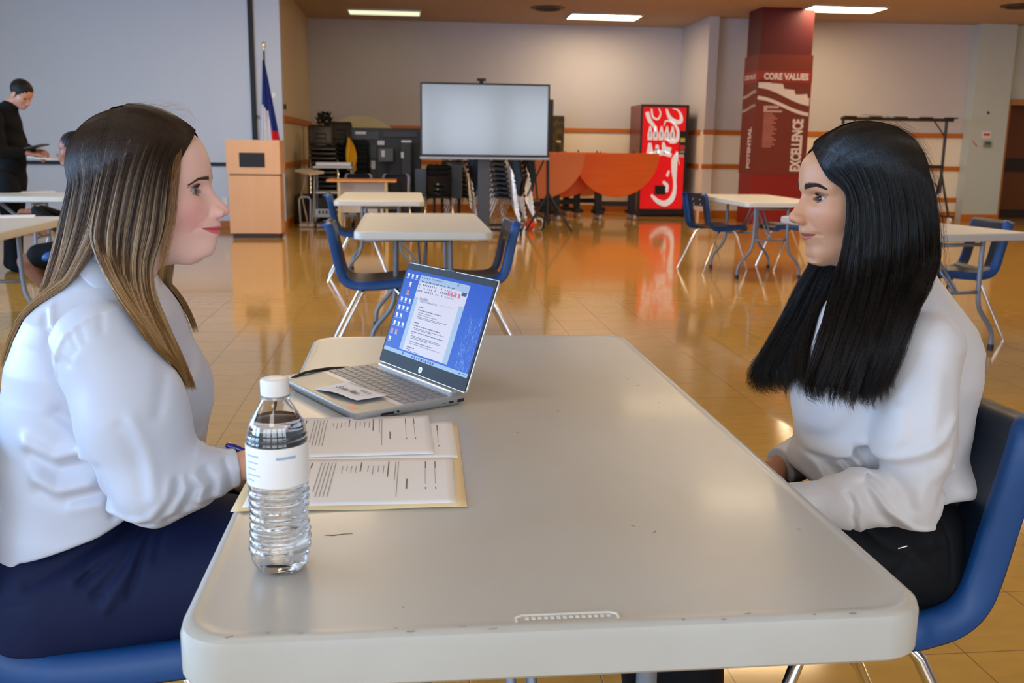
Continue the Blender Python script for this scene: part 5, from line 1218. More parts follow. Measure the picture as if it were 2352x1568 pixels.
def hair_sheet(at, guides, n, seed, layers=(.0, .012), clump=.45, T=26, rad=(.00022, .00045), center=None, wob=.004, lock=.0, LK=13, curl=0.0):
    """strands between neighbouring guide locks; layers = depth spread towards the head"""
    rs = np.random.RandomState(seed); G = []
    L = max(len(g) for g in guides)
    for g in guides:
        p = np.array([at(*q) for q in g]); d = np.r_[0, np.cumsum(np.linalg.norm(np.diff(p, axis=0), axis=1))]; d /= d[-1]
        tt = np.linspace(0, 1, T); G.append(catmull(p, np.interp(tt, d, np.linspace(0, 1, len(p)))))
    G = np.array(G); u = rs.rand(n); K = max(6, int(len(guides) * 9)); uc = (np.floor(u * K) + .5 + (rs.rand(K)[np.minimum((u * K).astype(int), K - 1)] - .5) * .6) / K
    t = np.linspace(0, 1, T); S = np.empty((n, T, 3))
    for k in range(T):
        uu = u + (np.clip(uc, 0, 1) - u) * clump * t[k] ** 1.1; S[:, k] = catmull(G[:, k], uu)
    cen = np.array(center, float); off = rs.rand(n) ** 1.3; dirv = cen[None, None] - S; dirv[:, :, 2] *= .55; ln = np.linalg.norm(dirv, axis=2, keepdims=True); dirv /= ln
    dep = (layers[0] + (layers[1] - layers[0]) * off)[:, None] * (.35 + .65 * np.minimum(1, t * 4))[None]; S += dirv * dep[..., None]
    ph = rs.rand(n, 3) * 6.28; cph = (uc * 97.0 % 6.28)[:, None]
    for a in range(3): S[:, :, a] += wob * (t[None] ** 1.2) * (.55 * np.sin(cph * (1 + a) + t[None] * 7) + .6 * np.sin(ph[:, a:a + 1] + t[None] * (5 + 3 * a)))
    if lock:
        w_ = np.cos(u[:, None] * LK * 6.28 + 1.4 * np.sin(t[None] * 5.0 + u[:, None] * 9)) + .5 * np.cos(u[:, None] * LK * 15.1 + 2.0 * np.sin(t[None] * 7.0))
        S -= dirv * (lock * w_ * np.clip((t[None] - .12) * 2.2, 0, 1))[..., None]
    if curl:
        cp = 2.2 * np.sin(uc * 41)[:, None] + ph[:, :1] * .25; tw = np.clip((t[None] - .45) / .55, 0, 1)
        S[:, :, 0] += curl * tw ** 1.5 * np.sin(cp + t[None] * 11); S[:, :, 1] += curl * .8 * tw ** 1.5 * np.cos(cp + t[None] * 11); S[:, :, 2] += curl * .9 * np.clip((t[None] - .86) / .14, 0, 1) ** 1.5 * (.5 + .5 * np.sin(cp * 3))
    edge = (u < .05) * rs.rand(n) * .006; ev = G[0] - G[1]; ev /= np.linalg.norm(ev, axis=1, keepdims=True) + 1e-9; S += edge[:, None, None] * ev[None] * np.sin(np.clip(t * 2.2, 0, 1) * 3.14)[None, :, None]
    ends = 1 - .16 * rs.rand(n) ** 1.6; S2 = np.empty_like(S)
    for i0 in range(T):
        x = t[i0] * ends * (T - 1); j = np.minimum(x.astype(int), T - 2); fr = (x - j)[:, None]; S2[:, i0] = S[np.arange(n), j] * (1 - fr) + S[np.arange(n), j + 1] * fr
    R = rad[0] + (rad[1] - rad[0]) * rs.rand(n); return S2, R, u, uc, G
def under_sheet(G, center, ins, steps=40):
    us = np.linspace(0, 1, steps); T = G.shape[1]; V = np.stack([catmull(G[:, k], us) for k in range(T)], 1); d = np.array(center)[None, None] - V; d[:, :, 2] *= .55; d /= np.linalg.norm(d, axis=2, keepdims=True)
    t = np.linspace(0, 1, T); V = V + d * (ins * np.minimum(1, .2 + t * 4))[None, :, None]; V = V[:, :T - 1]; T -= 1
    i = np.arange(steps - 1)[:, None] * T + np.arange(T - 1)[None]; i = i.ravel(); return V.reshape(-1, 3), np.stack([i, i + 1, i + T + 1, i + T], 1), np.tile(t[None, :T], (steps, 1)).ravel()
def push_out(S, H, body, seed, lim0=1.060, lim1=1.125, gap=.005):
    """keep hair points outside the skull and outside the clothes"""
    rs = np.random.RandomState(seed); sh = S.shape; n = sh[0]; P = S.reshape(-1, 3); lim = np.repeat(lim0 + (lim1 - lim0) * rs.rand(n), sh[1]) if S.ndim == 3 else np.full(n, lim0)
    L = H.L(P); c = np.array([-.006, 0, .035]); r = np.array([.099, .078, .086]); q = (L - c) / r; k = np.linalg.norm(q, axis=1); m = (k < lim) & (L[:, 2] > -.05)
    L[m] = c + (L[m] - c) * (lim[m] / k[m])[:, None]; P = np.where(m[:, None], H.Wd(L), P)
    hi = np.argwhere((L[:, 2] > -.115) & (np.abs(L[:, 0]) < .13) & (np.abs(L[:, 1]) < .12))[:, 0]; gh = (lim - 1) * .055
    for it in range(5):
        fld = H.base if it < 3 else H.face; hj = hi if it < 3 else hi[H.L(P[hi])[:, 0] > .03]
        Q = H.L(P[hj]); f = fld(Q); b = f < gh[hj]
        if not b.any(): continue
        Q = Q[b]; f = f[b]; e = .002; G = np.stack([fld(Q + np.eye(3)[i] * e) - f for i in range(3)], 1); G /= np.linalg.norm(G, axis=1, keepdims=True) + 1e-9
        P[hj[b]] = H.Wd(Q + G * np.minimum(gh[hj[b]] - f, .03)[:, None])
    g2 = np.repeat(gap * (.4 + 1.2 * rs.rand(n)), sh[1]) if S.ndim == 3 else np.full(n, gap)
    low = np.argwhere(L[:, 2] < -.06)[:, 0]
    for it in range(3):
        Q = P[low]; f = body(Q); b = f < g2[low]
        if not b.any(): break
        Q = Q[b]; f = f[b]; e = .002; G = np.stack([body(Q + np.eye(3)[i] * e) - f for i in range(3)], 1); G /= np.linalg.norm(G, axis=1, keepdims=True) + 1e-9
        P[low[b]] = Q + G * np.minimum(g2[low[b]] - f, .03)[:, None]
    return P.reshape(sh)
HAIRM = {}
def hair_mat(name, rough=.34, spec=.5):
    return mat(name, (.05, .03, .02), rough, vcol='Col', spec=spec)
def build_hair(name, parts, colfn, m, root, H=None, body=None):
    VS, QS, CS = [], [], []; o = 0
    for (S, R, u, uc, G, cen, ins, seed) in parts:
        if ins and H is not None: S = push_out(S, H, body, seed)
        t = np.broadcast_to(np.linspace(0, 1, S.shape[1])[None], S.shape[:2]); c = colfn(t, u[:, None], uc[:, None], S, seed)
        v, q, cc = strands_mesh(S, R, c); VS.append(v); QS.append(q + o); CS.append(cc); o += len(v)
        if ins:
            v, q, tt = under_sheet(G, cen, ins); v = push_out(v, H, body, 1, 1.025, 1.025, .002); VS.append(v); QS.append(q + o); cc = colfn(tt[:, None], np.zeros((len(v), 1)), np.zeros((len(v), 1)), v[:, None], -1)[:, 0] * .85; CS.append(cc); o += len(v)
    return np_mesh(name, np.concatenate(VS), np.concatenate(QS), m, root, col=np.concatenate(CS))

# ---------------------------------------------------------------- blonde-brown haired person on the left
YA = 1.57
def aA(px, py, dy=0.0): return N3(atY(px, py, YA + dy))
sA = .000683; ear = 335; ey0 = 436
def cvA(l): return [((ey0 - py) * sA, (px - ear) * sA / .978) for py, px in l]
profA = cvA([(312, 456), (318, 459), (340, 467), (365, 475), (385, 479), (398, 480), (410, 478.5), (425, 477), (440, 478.5), (456, 481), (470, 484), (482, 487), (490, 489), (496, 491), (502, 492.5), (508, 494), (515, 494), (520, 495), (523, 493.5), (526, 493), (531, 495), (537, 491), (543, 486.5), (550, 484), (560, 482.5), (568, 481), (576, 478), (584, 472), (592, 462), (598, 448)])
noseA = [((ey0 - py) * sA, d * sA) for py, d in ((422, 0), (430, 2), (440, 5.5), (448, 10), (456, 16), (464, 21), (472, 25.5), (480, 28), (486, 27), (492, 20), (498, 8), (503, 0))]
HA = Head(aA(ear, ey0), (1, -.03, 0), profA, noseA, (.0052, (ey0 - 524.5) * sA, .0265))
A = thing('person', 'seated person with long brown-blonde hair, white blouse and navy trousers, holding a blue pen', 'person', (-.45, YA, 0))
neckA0, neckA1 = HA.Wd([-.018, 0, -.06]), aA(262, 650)
shA, elA, wrA = aA(236, 800, -.165), aA(352, 1112, -.205), aA(538, 1074, -.165)
shA2, elA2, wrA2 = aA(236, 800, .165), aA(372, 1100, .20), aA(500, 1062, .10)
hipA, kneeA, ankA = aA(110, 1395, -.085), np.array([-.02, YA - .11, .585]), np.array([-.06, YA - .12, .09])
hipA2, kneeA2, ankA2 = aA(110, 1395, .085), np.array([-.04, YA + .09, .60]), np.array([-.02, YA + .10, .09])
torA = torso_fn([(560, 200, 320, .052), (590, 188, 335, .055), (620, 170, 345, .066), (650, 142, 362, .088), (680, 112, 385, .118), (715, 84, 405, .146), (760, 58, 424, .160), (820, 38, 444, .168), (880, 26, 462, .170), (940, 23, 472, .168), (1000, 22, 468, .162), (1060, 18, 460, .158), (1150, 12, 445, .160), (1240, 4, 430, .168), (1330, -6, 410, .172), (1400, -4, 380, .165)], YA, aA)
gripd = aA(600, 1060, -.15) - wrA
hx_, hz_ = polyz(aA, [(-80, 1345), (0, 1330), (60, 1278), (170, 1243), (240, 1217), (300, 1182), (400, 1150), (520, 1140)], -.12)
def bodyA(P):
    f = HA.face(HA.L(P)); f = s_min(f, s_cap(P, neckA0, neckA1, .050, .056), .02); return f
def bodyA_low(P):
    f = np.maximum(torA(P, .034), (np.interp(P[:, 0], hx_, hz_) + .03 - P[:, 2])); f = s_min(f, s_ell(P, aA(118, 1372), (.11, .14, .08)), .01); f = s_min(f, s_cap(P, neckA0, neckA1, .048, .052), .02)
    for s, e, w in ((shA, elA, wrA), (shA2, elA2, wrA2)): f = s_min(f, s_chain(P, [s, e, w], [.045, .034, .019]), .02)
    for h_, k_, a_ in ((hipA, kneeA, ankA), (hipA2, kneeA2, ankA2)): f = s_min(f, s_chain(P, [h_, k_, a_], [.075, .05, .034]), .02); f = s_min(f, s_cap(P, a_, a_ + V3(.14, 0, -.055), .032, .028), .02)
    return f
hA = lambda P: hand_sdf(P, wrA, gripd + V3(0, .01, .0), (-.1, -.35, .93), (.25, .85, .4), 1.05, .95)
hA2 = lambda P: hand_sdf(P, wrA2, V3(.9, .1, -.35), (0, 0, 1), (0, -1, 0), .35, .95)
v1, q1 = mesh_sdf(bodyA, HA.o + [-.13, -.11, -.22], HA.o + [.15, .11, .15], .00125)
col1 = head_colors(HA, v1, (.80, .52, .45), (.66, .14, .17), (.82, .32, .32), ((.16, .08, .05), .0180, .007, .0020))
parts = [(v1, q1, col1)]
for fn, lo_, hi_, h_ in ((bodyA_low, (-.75, YA - .32, .0), (.16, YA + .32, 1.06), .009), (hA, wrA - .13, wrA + .16, .0024), (hA2, wrA2 - .13, wrA2 + .16, .003)):
    v, q = mesh_sdf(fn, lo_, hi_, h_); parts.append((v, q, np.tile(np.array([.72, .42, .32]), (len(v), 1))))
def join(parts):
    V, Q, C = [], [], []; o = 0
    for v, q, c in parts: V.append(v); Q.append(q + o); C.append(c); o += len(v)
    return np.concatenate(V), np.concatenate(Q), np.concatenate(C)
v, q, c = join(parts); np_mesh('body', v, q, skin_mat('skin'), A, col=c)
make_eyes(HA, A, mat('iris_grey', (.07, .10, .12), .12, spec=.35), (1, .05, .06)); brow_lashes(HA, A, (.10, .05, .03), 11, bz=.0180, thick=.8, lash=.009, slope=.007)
# blouse
foldsA = fold_fn([
    ([(278, 708), (217, 721), (165, 760), (139, 813), (132, 869), (150, 930)], .0035, .0022), ([(65, 730), (87, 762), (148, 808)], .006, .0022), ([(60, 748), (85, 778), (140, 825)], .006, -.002),
    ([(200, 745), (215, 770)], .005, -.002), ([(180, 758), (198, 785)], .005, -.0022), ([(163, 778), (186, 800)], .005, -.002), ([(240, 720), (250, 750)], .005, -.0018), ([(150, 800), (176, 822)], .005, -.002),
    ([(90, 800), (130, 900), (160, 960)], .010, -.003), ([(44, 1033), (110, 1064), (193, 1042)], .012, .0055), ([(50, 1062), (115, 1092), (215, 1065)], .011, -.005), ([(66, 1116), (110, 1145), (190, 1128)], .012, .005), ([(70, 1150), (125, 1172), (215, 1150)], .011, -.004),
    ([(120, 960), (180, 1010), (222, 1050)], .010, -.004), ([(228, 1073), (230, 1143), (241, 1209)], .0045, -.0035), ([(150, 1180), (250, 1165)], .012, .003),
    ([(369, 800), (385, 870), (382, 930)], .008, -.0035), ([(333, 937), (364, 994), (386, 1099)], .009, .0032), ([(310, 950), (340, 1010), (360, 1090)], .010, -.003),
    ([(263, 1148), (320, 1162), (373, 1152), (412, 1108), (417, 1070)], .0065, .0055), ([(290, 1165), (350, 1175), (395, 1150), (428, 1100), (426, 1075)], .007, -.005),
    ([(386, 1160), (417, 1143), (447, 1091), (439, 1070)], .006, .0048), ([(405, 1160), (436, 1148), (462, 1100), (450, 1073)], .006, -.0048), ([(434, 1150), (466, 1143), (482, 1095), (458, 1070)], .006, .0045),
    ([(460, 1140), (490, 1140), (498, 1095), (480, 1066)], .006, -.004), ([(480, 1130), (510, 1125), (512, 1085)], .006, .003), ([(516, 1056), (528, 1082), (532, 1112)], .0030, -.0028), ([(455, 900), (466, 960), (462, 1030)], .004, .0016), ([(250, 1050), (262, 1090), (270, 1125)], .008, -.004),
], YA, aA, -.19)
hx_, hz_ = polyz(aA, [(-80, 1345), (0, 1330), (60, 1278), (170, 1243), (240, 1217), (300, 1182), (400, 1150), (520, 1140)], -.12)
def shirtA(P):
    t = torA(P); c = (P[:, 0] - aA(430, 900)[0]);
    arm = s_chain(P, [shA, shA * .45 + elA * .55, elA, elA * .5 + wrA * .5, wrA - (wrA - elA) * .06], [.070, .067, .0555, .040, .027], .03)
    arm = s_min(arm, s_ell(P, (elA + shA) / 2 + V3(.012, 0, -.01), (.072, .058, .115)), .03)
    arm = s_min(arm, s_cap(P, wrA - (wrA - elA) * .20, wrA + (wrA - elA) * .03, .0285, .0275), .004)
    dA = (wrA - elA) / np.linalg.norm(wrA - elA); arm = s_max(arm, (P - wrA) @ dA - .004, .002)
    arm2 = s_chain(P, [shA2, elA2, wrA2], [.068, .056, .030], .02)
    f = s_min(t, arm, .022); f = s_min(f, arm2, .022)
    f = s_min(f, s_ell(P, aA(385, 905), (.058, .135, .075)), .03)     # bust
    hem = (np.interp(P[:, 0], hx_, hz_) - P[:, 2]) * .8; hem = np.where(np.abs(P[:, 1] - YA) < .30, hem, hem)
    g = s_max(t, hem, .006); g = s_min(g, s_ell(P, aA(385, 905), (.058, .135, .075)), .03); f = s_min(s_min(g, arm, .016), arm2, .016)
    f = foldsA(P, f)
    f = f + .0012 * np.sin(P[:, 0] * 46 + P[:, 2] * 31 + 2 * np.sin(P[:, 1] * 22)) * np.sin(P[:, 2] * 38 - P[:, 0] * 17)
    return f
v, q = mesh_sdf(shirtA, (-.78, YA - .33, .42), (-.14, YA + .33, 1.09), .0032)
# keep the neck opening: remove faces above the collar line inside the neck
np_mesh('blouse', v, q, mat('blouse_white', (.57, .64, .79), .40, sheen=.15, bump=(1400, .05, .0003)), A)
def collar(at, ring, yc, half, drop, flare, m, root, name='collar', tilt=0):
    rows = []
    for lev in range(7):
        k = lev / 6; row = []
        for i in range(49):
            a = 2 * math.pi * i / 48; b, fr = at(*ring[0]), at(*ring[1]); mx = (b + fr) / 2; ax_ = (fr - b) / 2
            ex = flare * (k if k > .15 else 0) ; cc = mx + ax_ * math.cos(a) * (1 + ex * 6) + V3(0, 1, 0) * (half + ex * .6) * math.sin(a); cc[2] -= drop * k * (1 + .35 * max(0, math.cos(a)) ** 3) - .004 * math.sin(k * math.pi)
            row.append(Vector(cc))
        rows.append(row)
    return MB().grid(rows).build(name, m, root, world=True, smooth=True, solid=.0022, subsurf=1)
collar(aA, ((197, 562), (372, 668)), YA, .062, .034, .045, MATS['blouse_white'], A)
# trousers
foldsT = fold_fn([([(322, 1200), (250, 1250), (150, 1296), (80, 1330)], .008, -.006), ([(322, 1206), (258, 1270), (200, 1318)], .007, -.006), ([(328, 1210), (290, 1285), (235, 1345)], .007, -.0055), ([(336, 1215), (325, 1290), (312, 1345)], .006, -.005), ([(322, 1203), (262, 1262), (180, 1318)], .006, .004), ([(330, 1215), (300, 1300), (262, 1370)], .007, .004), ([(360, 1215), (365, 1270)], .007, -.003), ([(200, 1275), (215, 1325), (262, 1345)], .003, -.0015), ([(30, 1376), (80, 1364)], .003, -.0015)], YA, aA, -.15)
def trouA(P):
    f = s_min(s_ell(P, aA(118, 1372), (.145, .185, .115)), s_ell(P, aA(165, 1285), (.135, .172, .10)), .03); f = s_min(f, s_cap(P, aA(160, 1372, -.085), kneeA + V3(0, 0, -.0), .108, .078), .03); f = s_min(f, s_cap(P, hipA2 + V3(0, 0, .02), kneeA2, .105, .078), .03)
    f = s_min(f, s_cap(P, aA(230, 1300, -.06), aA(520, 1240, -.05), .085, .075), .03)
    f = s_min(f, s_cap(P, kneeA, ankA, .078, .058), .02); f = s_min(f, s_cap(P, kneeA2, ankA2, .078, .058), .02); f = np.maximum(f, .05 - P[:, 2])
    f = np.maximum(f, .445 - P[:, 2] - np.clip((P[:, 0] + .12) * 20, 0, 1) * .5 ); return foldsT(P, f)
v, q = mesh_sdf(trouA, (-.78, YA - .26, .0), (.12, YA + .26, .80), .0042)
np_mesh('trousers', v, q, mat('trouser_navy', (.005, .011, .052), .7, spec=.25, bump=(1600, .1, .0003)), A)
for a_ in (ankA, ankA2):
    MB().tube(smooth_path([a_ + V3(-.05, 0, -.055), a_ + V3(.02, 0, -.055), a_ + V3(.10, 0, -.06), a_ + V3(.155, 0, -.066)], 4), [.030, .031, .032, .033, .034, .034, .034, .034, .034, .032, .030, .026, .018][:13], 14).build('shoe', BLACK, A, world=True, smooth=True)
# hair
cenA = aA(330, 430)
near = [[(448, 300, -.012), (437, 320, -.030), (412, 348, -.052), (392, 390, -.068), (384, 450, -.078), (380, 510, -.084), (368, 560, -.090), (352, 615, -.10), (362, 690, -.125), (395, 770, -.145), (425, 840, -.135), (444, 893, -.12)],
        [(425, 281, -.008), (402, 312, -.045), (376, 368, -.074), (360, 450, -.088), (352, 530, -.096), (334, 600, -.105), (338, 680, -.135), (372, 760, -.165), (410, 835, -.15), (438, 890, -.13)],
        [(390, 261, -.006), (370, 302, -.055), (338, 380, -.084), (318, 470, -.095), (302, 560, -.102), (300, 640, -.13), (325, 720, -.175), (368, 795, -.18), (405, 855, -.16), (432, 885, -.14)],
        [(345, 251, -.005), (320, 300, -.058), (288, 390, -.087), (268, 480, -.095), (258, 560, -.10), (268, 630, -.14), (298, 700, -.185), (345, 775, -.19), (388, 835, -.17), (422, 878, -.15)],
        [(300, 248, -.004), (270, 300, -.052), (240, 390, -.082), (222, 480, -.089), (212, 540, -.094), (226, 590, -.125), (262, 660, -.180), (312, 730, -.20), (358, 795, -.19), (402, 855, -.16)]]
back = [[(330, 250, -.003), (298, 300, -.058), (262, 390, -.084), (240, 480, -.088), (216, 550, -.086), (180, 615, -.078), (138, 680, -.07), (98, 740, -.06), (60, 795, -.05), (40, 850, -.04)],
        [(250, 256, -.002), (217, 310, -.032), (192, 400, -.057), (174, 490, -.062), (156, 570, -.056), (130, 645, -.05), (98, 710, -.045), (60, 778, -.04), (36, 825, -.035), (26, 850, -.03)],
        [(218, 282, 0), (187, 340, -.014), (167, 420, -.032), (150, 500, -.036), (131, 580, -.032), (106, 660, -.03), (76, 732, -.025), (45, 790, -.02), (29, 830, -.02), (21, 848, -.02)],
        [(200, 302, .02), (174, 360, .01), (157, 430, 0), (141, 510, 0), (122, 590, 0), (98, 668, 0), (70, 738, 0), (43, 795, 0), (27, 835, 0), (19, 845, 0)]]
farA = [[(447, 304, .012), (444, 330, .036), (426, 370, .06), (414, 420, .075), (408, 500, .082), (404, 560, .082), (396, 620, .08), (392, 670, .08), (398, 720, .07), (408, 755, .06), (414, 775, .05)],
        [(400, 265, .01), (385, 320, .06), (370, 420, .088), (368, 520, .09), (368, 590, .088), (370, 640, .09), (380, 700, .08), (396, 745, .06), (402, 765, .05)],
        [(330, 252, .01), (310, 310, .06), (300, 420, .09), (300, 520, .095), (318, 600, .09), (335, 660, .09), (360, 710, .09), (380, 745, .08)],
        [(260, 256, .01), (230, 320, .05), (215, 420, .08), (195, 520, .08), (165, 610, .06), (120, 690, .04), (65, 780, .03), (32, 840, .02)]]
def colA(t, u, uc, S, seed):
    rs = np.random.RandomState(abs(seed) + 3); h = .52 * (.5 + .5 * np.sin(u * 57 + 1.8 * np.sin(u * 19))) + .30 * (.5 + .5 * np.sin(u * 151 + 2)) + .22 * rs.rand(*uc.shape); a = np.clip((t - .20 - .05 * np.sin(u * 61) - .10 * rs.rand(*uc.shape)) / .28, 0, 1); g = np.clip((t - .55) / .35, 0, 1)
    dark = np.array([.026, .014, .008]); mid = np.array([.105, .062, .036]); lig = np.array([.62, .46, .30]); tip = np.array([.50, .26, .06])
    k = np.clip((h - .46) / .34, 0, 1) ** 1.1 * a; c = dark + (mid - dark) * a[..., None] * np.ones(3); c = c + (lig - c) * k[..., None]
    if seed == 14: c = c * .3 + np.array([.30, .15, .06]) * .7
    return c + (tip - c) * (g * .75 * (.5 + .5 * h))[..., None]
HM = hair_mat('hair_strands', .40, .38)
pa = []
for g_, n_, sd_, lay, ins in ((near, 8600, 1, (-.004, .014), .013), (back, 4600, 2, (-.003, .012), .011), (farA, 2600, 3, (-.003, .010), .010)):
    S, R, u, uc, G = hair_sheet(aA, g_, n_, sd_, lay, .30, 26, (.00016, .00034), cenA, .0035, lock=.0026, LK=9, curl=.003); pa.append((S, R, u, uc, G, cenA, ins, sd_))
# flyaways over the crown
rs = np.random.RandomState(9); fly = [[(230, 275, -.01), (260, 245, 0), (320, 236, .01), (380, 244, .01)], [(300, 255, -.02), (350, 236, -.01), (400, 242, 0), (440, 262, .01)], [(360, 258, .02), (410, 240, .02), (440, 262, .02), (455, 290, .015)], [(400, 262, -.01), (435, 262, -.01), (455, 285, 0), (458, 310, 0)]]
S, R, u, uc, G = hair_sheet(aA, fly, 30, 5, (-.002, .014), 0, 14, (.00006, .00010), cenA, .006); pa.append((S, R, u, uc, G, cenA, 0, 4))
wis = [[(402, 335, -.055), (394, 390, -.072), (388, 450, -.08), (384, 500, -.084), (374, 560, -.09), (360, 640, -.10)], [(418, 325, -.046), (414, 378, -.068), (410, 435, -.076), (403, 500, -.083), (384, 580, -.09), (368, 660, -.10)]]
S, R, u, uc, G = hair_sheet(aA, wis, 130, 6, (-.003, .004), .1, 20, (.00009, .00016), cenA, .004); pa.append((S, R, u, uc, G, cenA, 0, 14))
build_hair('hair', pa, colA, HM, A, HA, shirtA)
# pen in the writing hand
pe0, pe1 = aA(519, 1021, -.155), aA(640, 1068, -.135); pd = (pe1 - pe0) / np.linalg.norm(pe1 - pe0)
pen = thing('pen', 'blue ballpoint pen held in the hand beside the bottle', 'pen', Vector(pe0))
MB().tube([pe0 + pd * k for k in (0, .003, .012, .03, .040)], [.0030, .0048, .0056, .0052, .0040], 14).build('cap', mat('pen_blue', (.008, .012, .26), .12, coat=1), pen, world=True, smooth=True)
MB().tube([pe0 + pd * .038, pe0 + pd * .115], .0040, 12).build('barrel', mat('pen_clear', (.55, .55, .6), .1, trans=.5), pen, world=True, smooth=True)
MB().tube([pe0 + pd * .115, pe0 + pd * .128], [.0040, .0008], 12).build('tip', CHROME, pen, world=True, smooth=True)

# ---------------------------------------------------------------- dark haired person on the right
YB = 1.60
def aB(px, py, dy=0.0): return N3(atY(px, py, YB + dy))
sB = .000747; earB = 1969; eyB = 455; cb = .915
profB = [((eyB - py) * sB, (earB - px) * sB / cb) for py, px in ((338, 1882), (345, 1870), (357, 1858), (375, 1847), (400, 1843), (425, 1843), (436, 1844), (447, 1849), (460, 1850), (480, 1849.5), (500, 1849), (508, 1848.5), (516, 1848), (524, 1848), (531, 1847), (537, 1850), (541, 1855), (545, 1854), (550, 1856), (556, 1861), (565, 1868), (573, 1870), (580, 1870), (590, 1874), (598, 1884), (602, 1898))]
noseB = [((eyB - py) * sB, d * sB / cb) for py, d in ((443, 0), (450, 2.5), (460, 7), (470, 12), (480, 18), (490, 24), (498, 27), (504, 25), (510, 15), (515, 5), (519, 0))]
HB = Head(aB(earB, eyB), (-1, -.02, 0), profB, noseB, (.0052, (eyB - 541) * sB, .0255))
B = thing('person', 'seated person with very long black hair, white blouse and black trousers', 'person', (.88, YB, 0))
nB0, nB1 = HB.Wd([-.018, 0, -.06]), aB(2050, 660)
shB, elB, wrB = aB(2128, 800, -.155), aB(2090, 1150, -.20), aB(1835, 1150, -.15)
shB2, elB2, wrB2 = aB(2110, 800, .155), aB(1935, 1012, .16), aB(1782, 1074, .09)
hipB, kneeB, ankB = aB(2085, 1270, -.085), np.array([.46, YB - .09, .575]), np.array([.50, YB - .10, .09])
hipB2, kneeB2, ankB2 = aB(2085, 1270, .085), np.array([.44, YB + .09, .585]), np.array([.48, YB + .10, .09])
torB = torso_fn([(575, 2105, 2000, .050), (605, 2125, 1980, .052), (635, 2142, 1960, .062), (665, 2160, 1940, .088), (700, 2182, 1915, .120), (740, 2204, 1895, .142), (790, 2222, 1872, .152), (850, 2216, 1856, .156), (920, 2204, 1848, .152), (1000, 2192, 1842, .145), (1060, 2192, 1840, .142), (1110, 2200, 1848, .146), (1150, 2195, 1870, .15), (1200, 2180, 1900, .15)], YB, aB)
hbx, hbz = polyz(aB, [(1700, 1080), (1838, 1085), (1870, 1122), (1925, 1135), (2000, 1150), (2100, 1140), (2190, 1126), (2300, 1120)], -.08)
def bodyB(P): return s_min(HB.face(HB.L(P)), s_cap(P, nB0, nB1, .047, .052), .02)
def bodyB_low(P):
    f = np.maximum(torB(P, .034), (np.interp(P[:, 0], hbx, hbz) + .03 - P[:, 2])); f = s_min(f, s_ell(P, aB(2080, 1255), (.08, .13, .08)), .01); f = s_min(f, s_cap(P, nB0, nB1, .044, .050), .02)
    for s, e, w in ((shB, elB, wrB), (shB2, elB2, wrB2)): f = s_min(f, s_chain(P, [s, e, w], [.042, .030, .019]), .02)
    for h_, k_, a_ in ((hipB, kneeB, ankB), (hipB2, kneeB2, ankB2)): f = s_min(f, s_chain(P, [h_, k_, a_], [.072, .05, .034]), .02); f = s_min(f, s_cap(P, a_, a_ + V3(-.14, 0, -.055), .030, .026), .02)
    return f
hB = lambda P: hand_sdf(P, wrB, V3(-.85, .45, -.1), (0, -.2, 1), (.3, 1, 0), .55, .92)
hB2 = lambda P: hand_sdf(P, wrB2, wrB2 - elB2 + V3(0, -.05, .0), (-.3, -.2, .9), (-.2, -1, 0), .45, .92)
v1, q1 = mesh_sdf(bodyB, HB.o + [-.15, -.11, -.22], HB.o + [.13, .11, .15], .00125)
parts = [(v1, q1, head_colors(HB, v1, (.56, .285, .165), (.42, .125, .10), (.60, .27, .17), ((.03, .014, .010), .0180, .0, .0036)))]
for fn, lo_, hi_, h_ in ((bodyB_low, (.30, YB - .32, .0), (1.08, YB + .32, 1.06), .009), (hB, wrB - .16, wrB + .13, .0028), (hB2, wrB2 - .16, wrB2 + .13, .0026)):
    v, q = mesh_sdf(fn, lo_, hi_, h_); parts.append((v, q, np.tile(np.array([.46, .21, .11]), (len(v), 1))))
v, q, c = join(parts); np_mesh('body', v, q, skin_mat('skin'), B, col=c)
make_eyes(HB, B, mat('iris_brown', (.018, .008, .004), .12, spec=.35), (1, .04, .03)); brow_lashes(HB, B, (.012, .007, .005), 12, bz=.0180, thick=1.5, lash=.008)
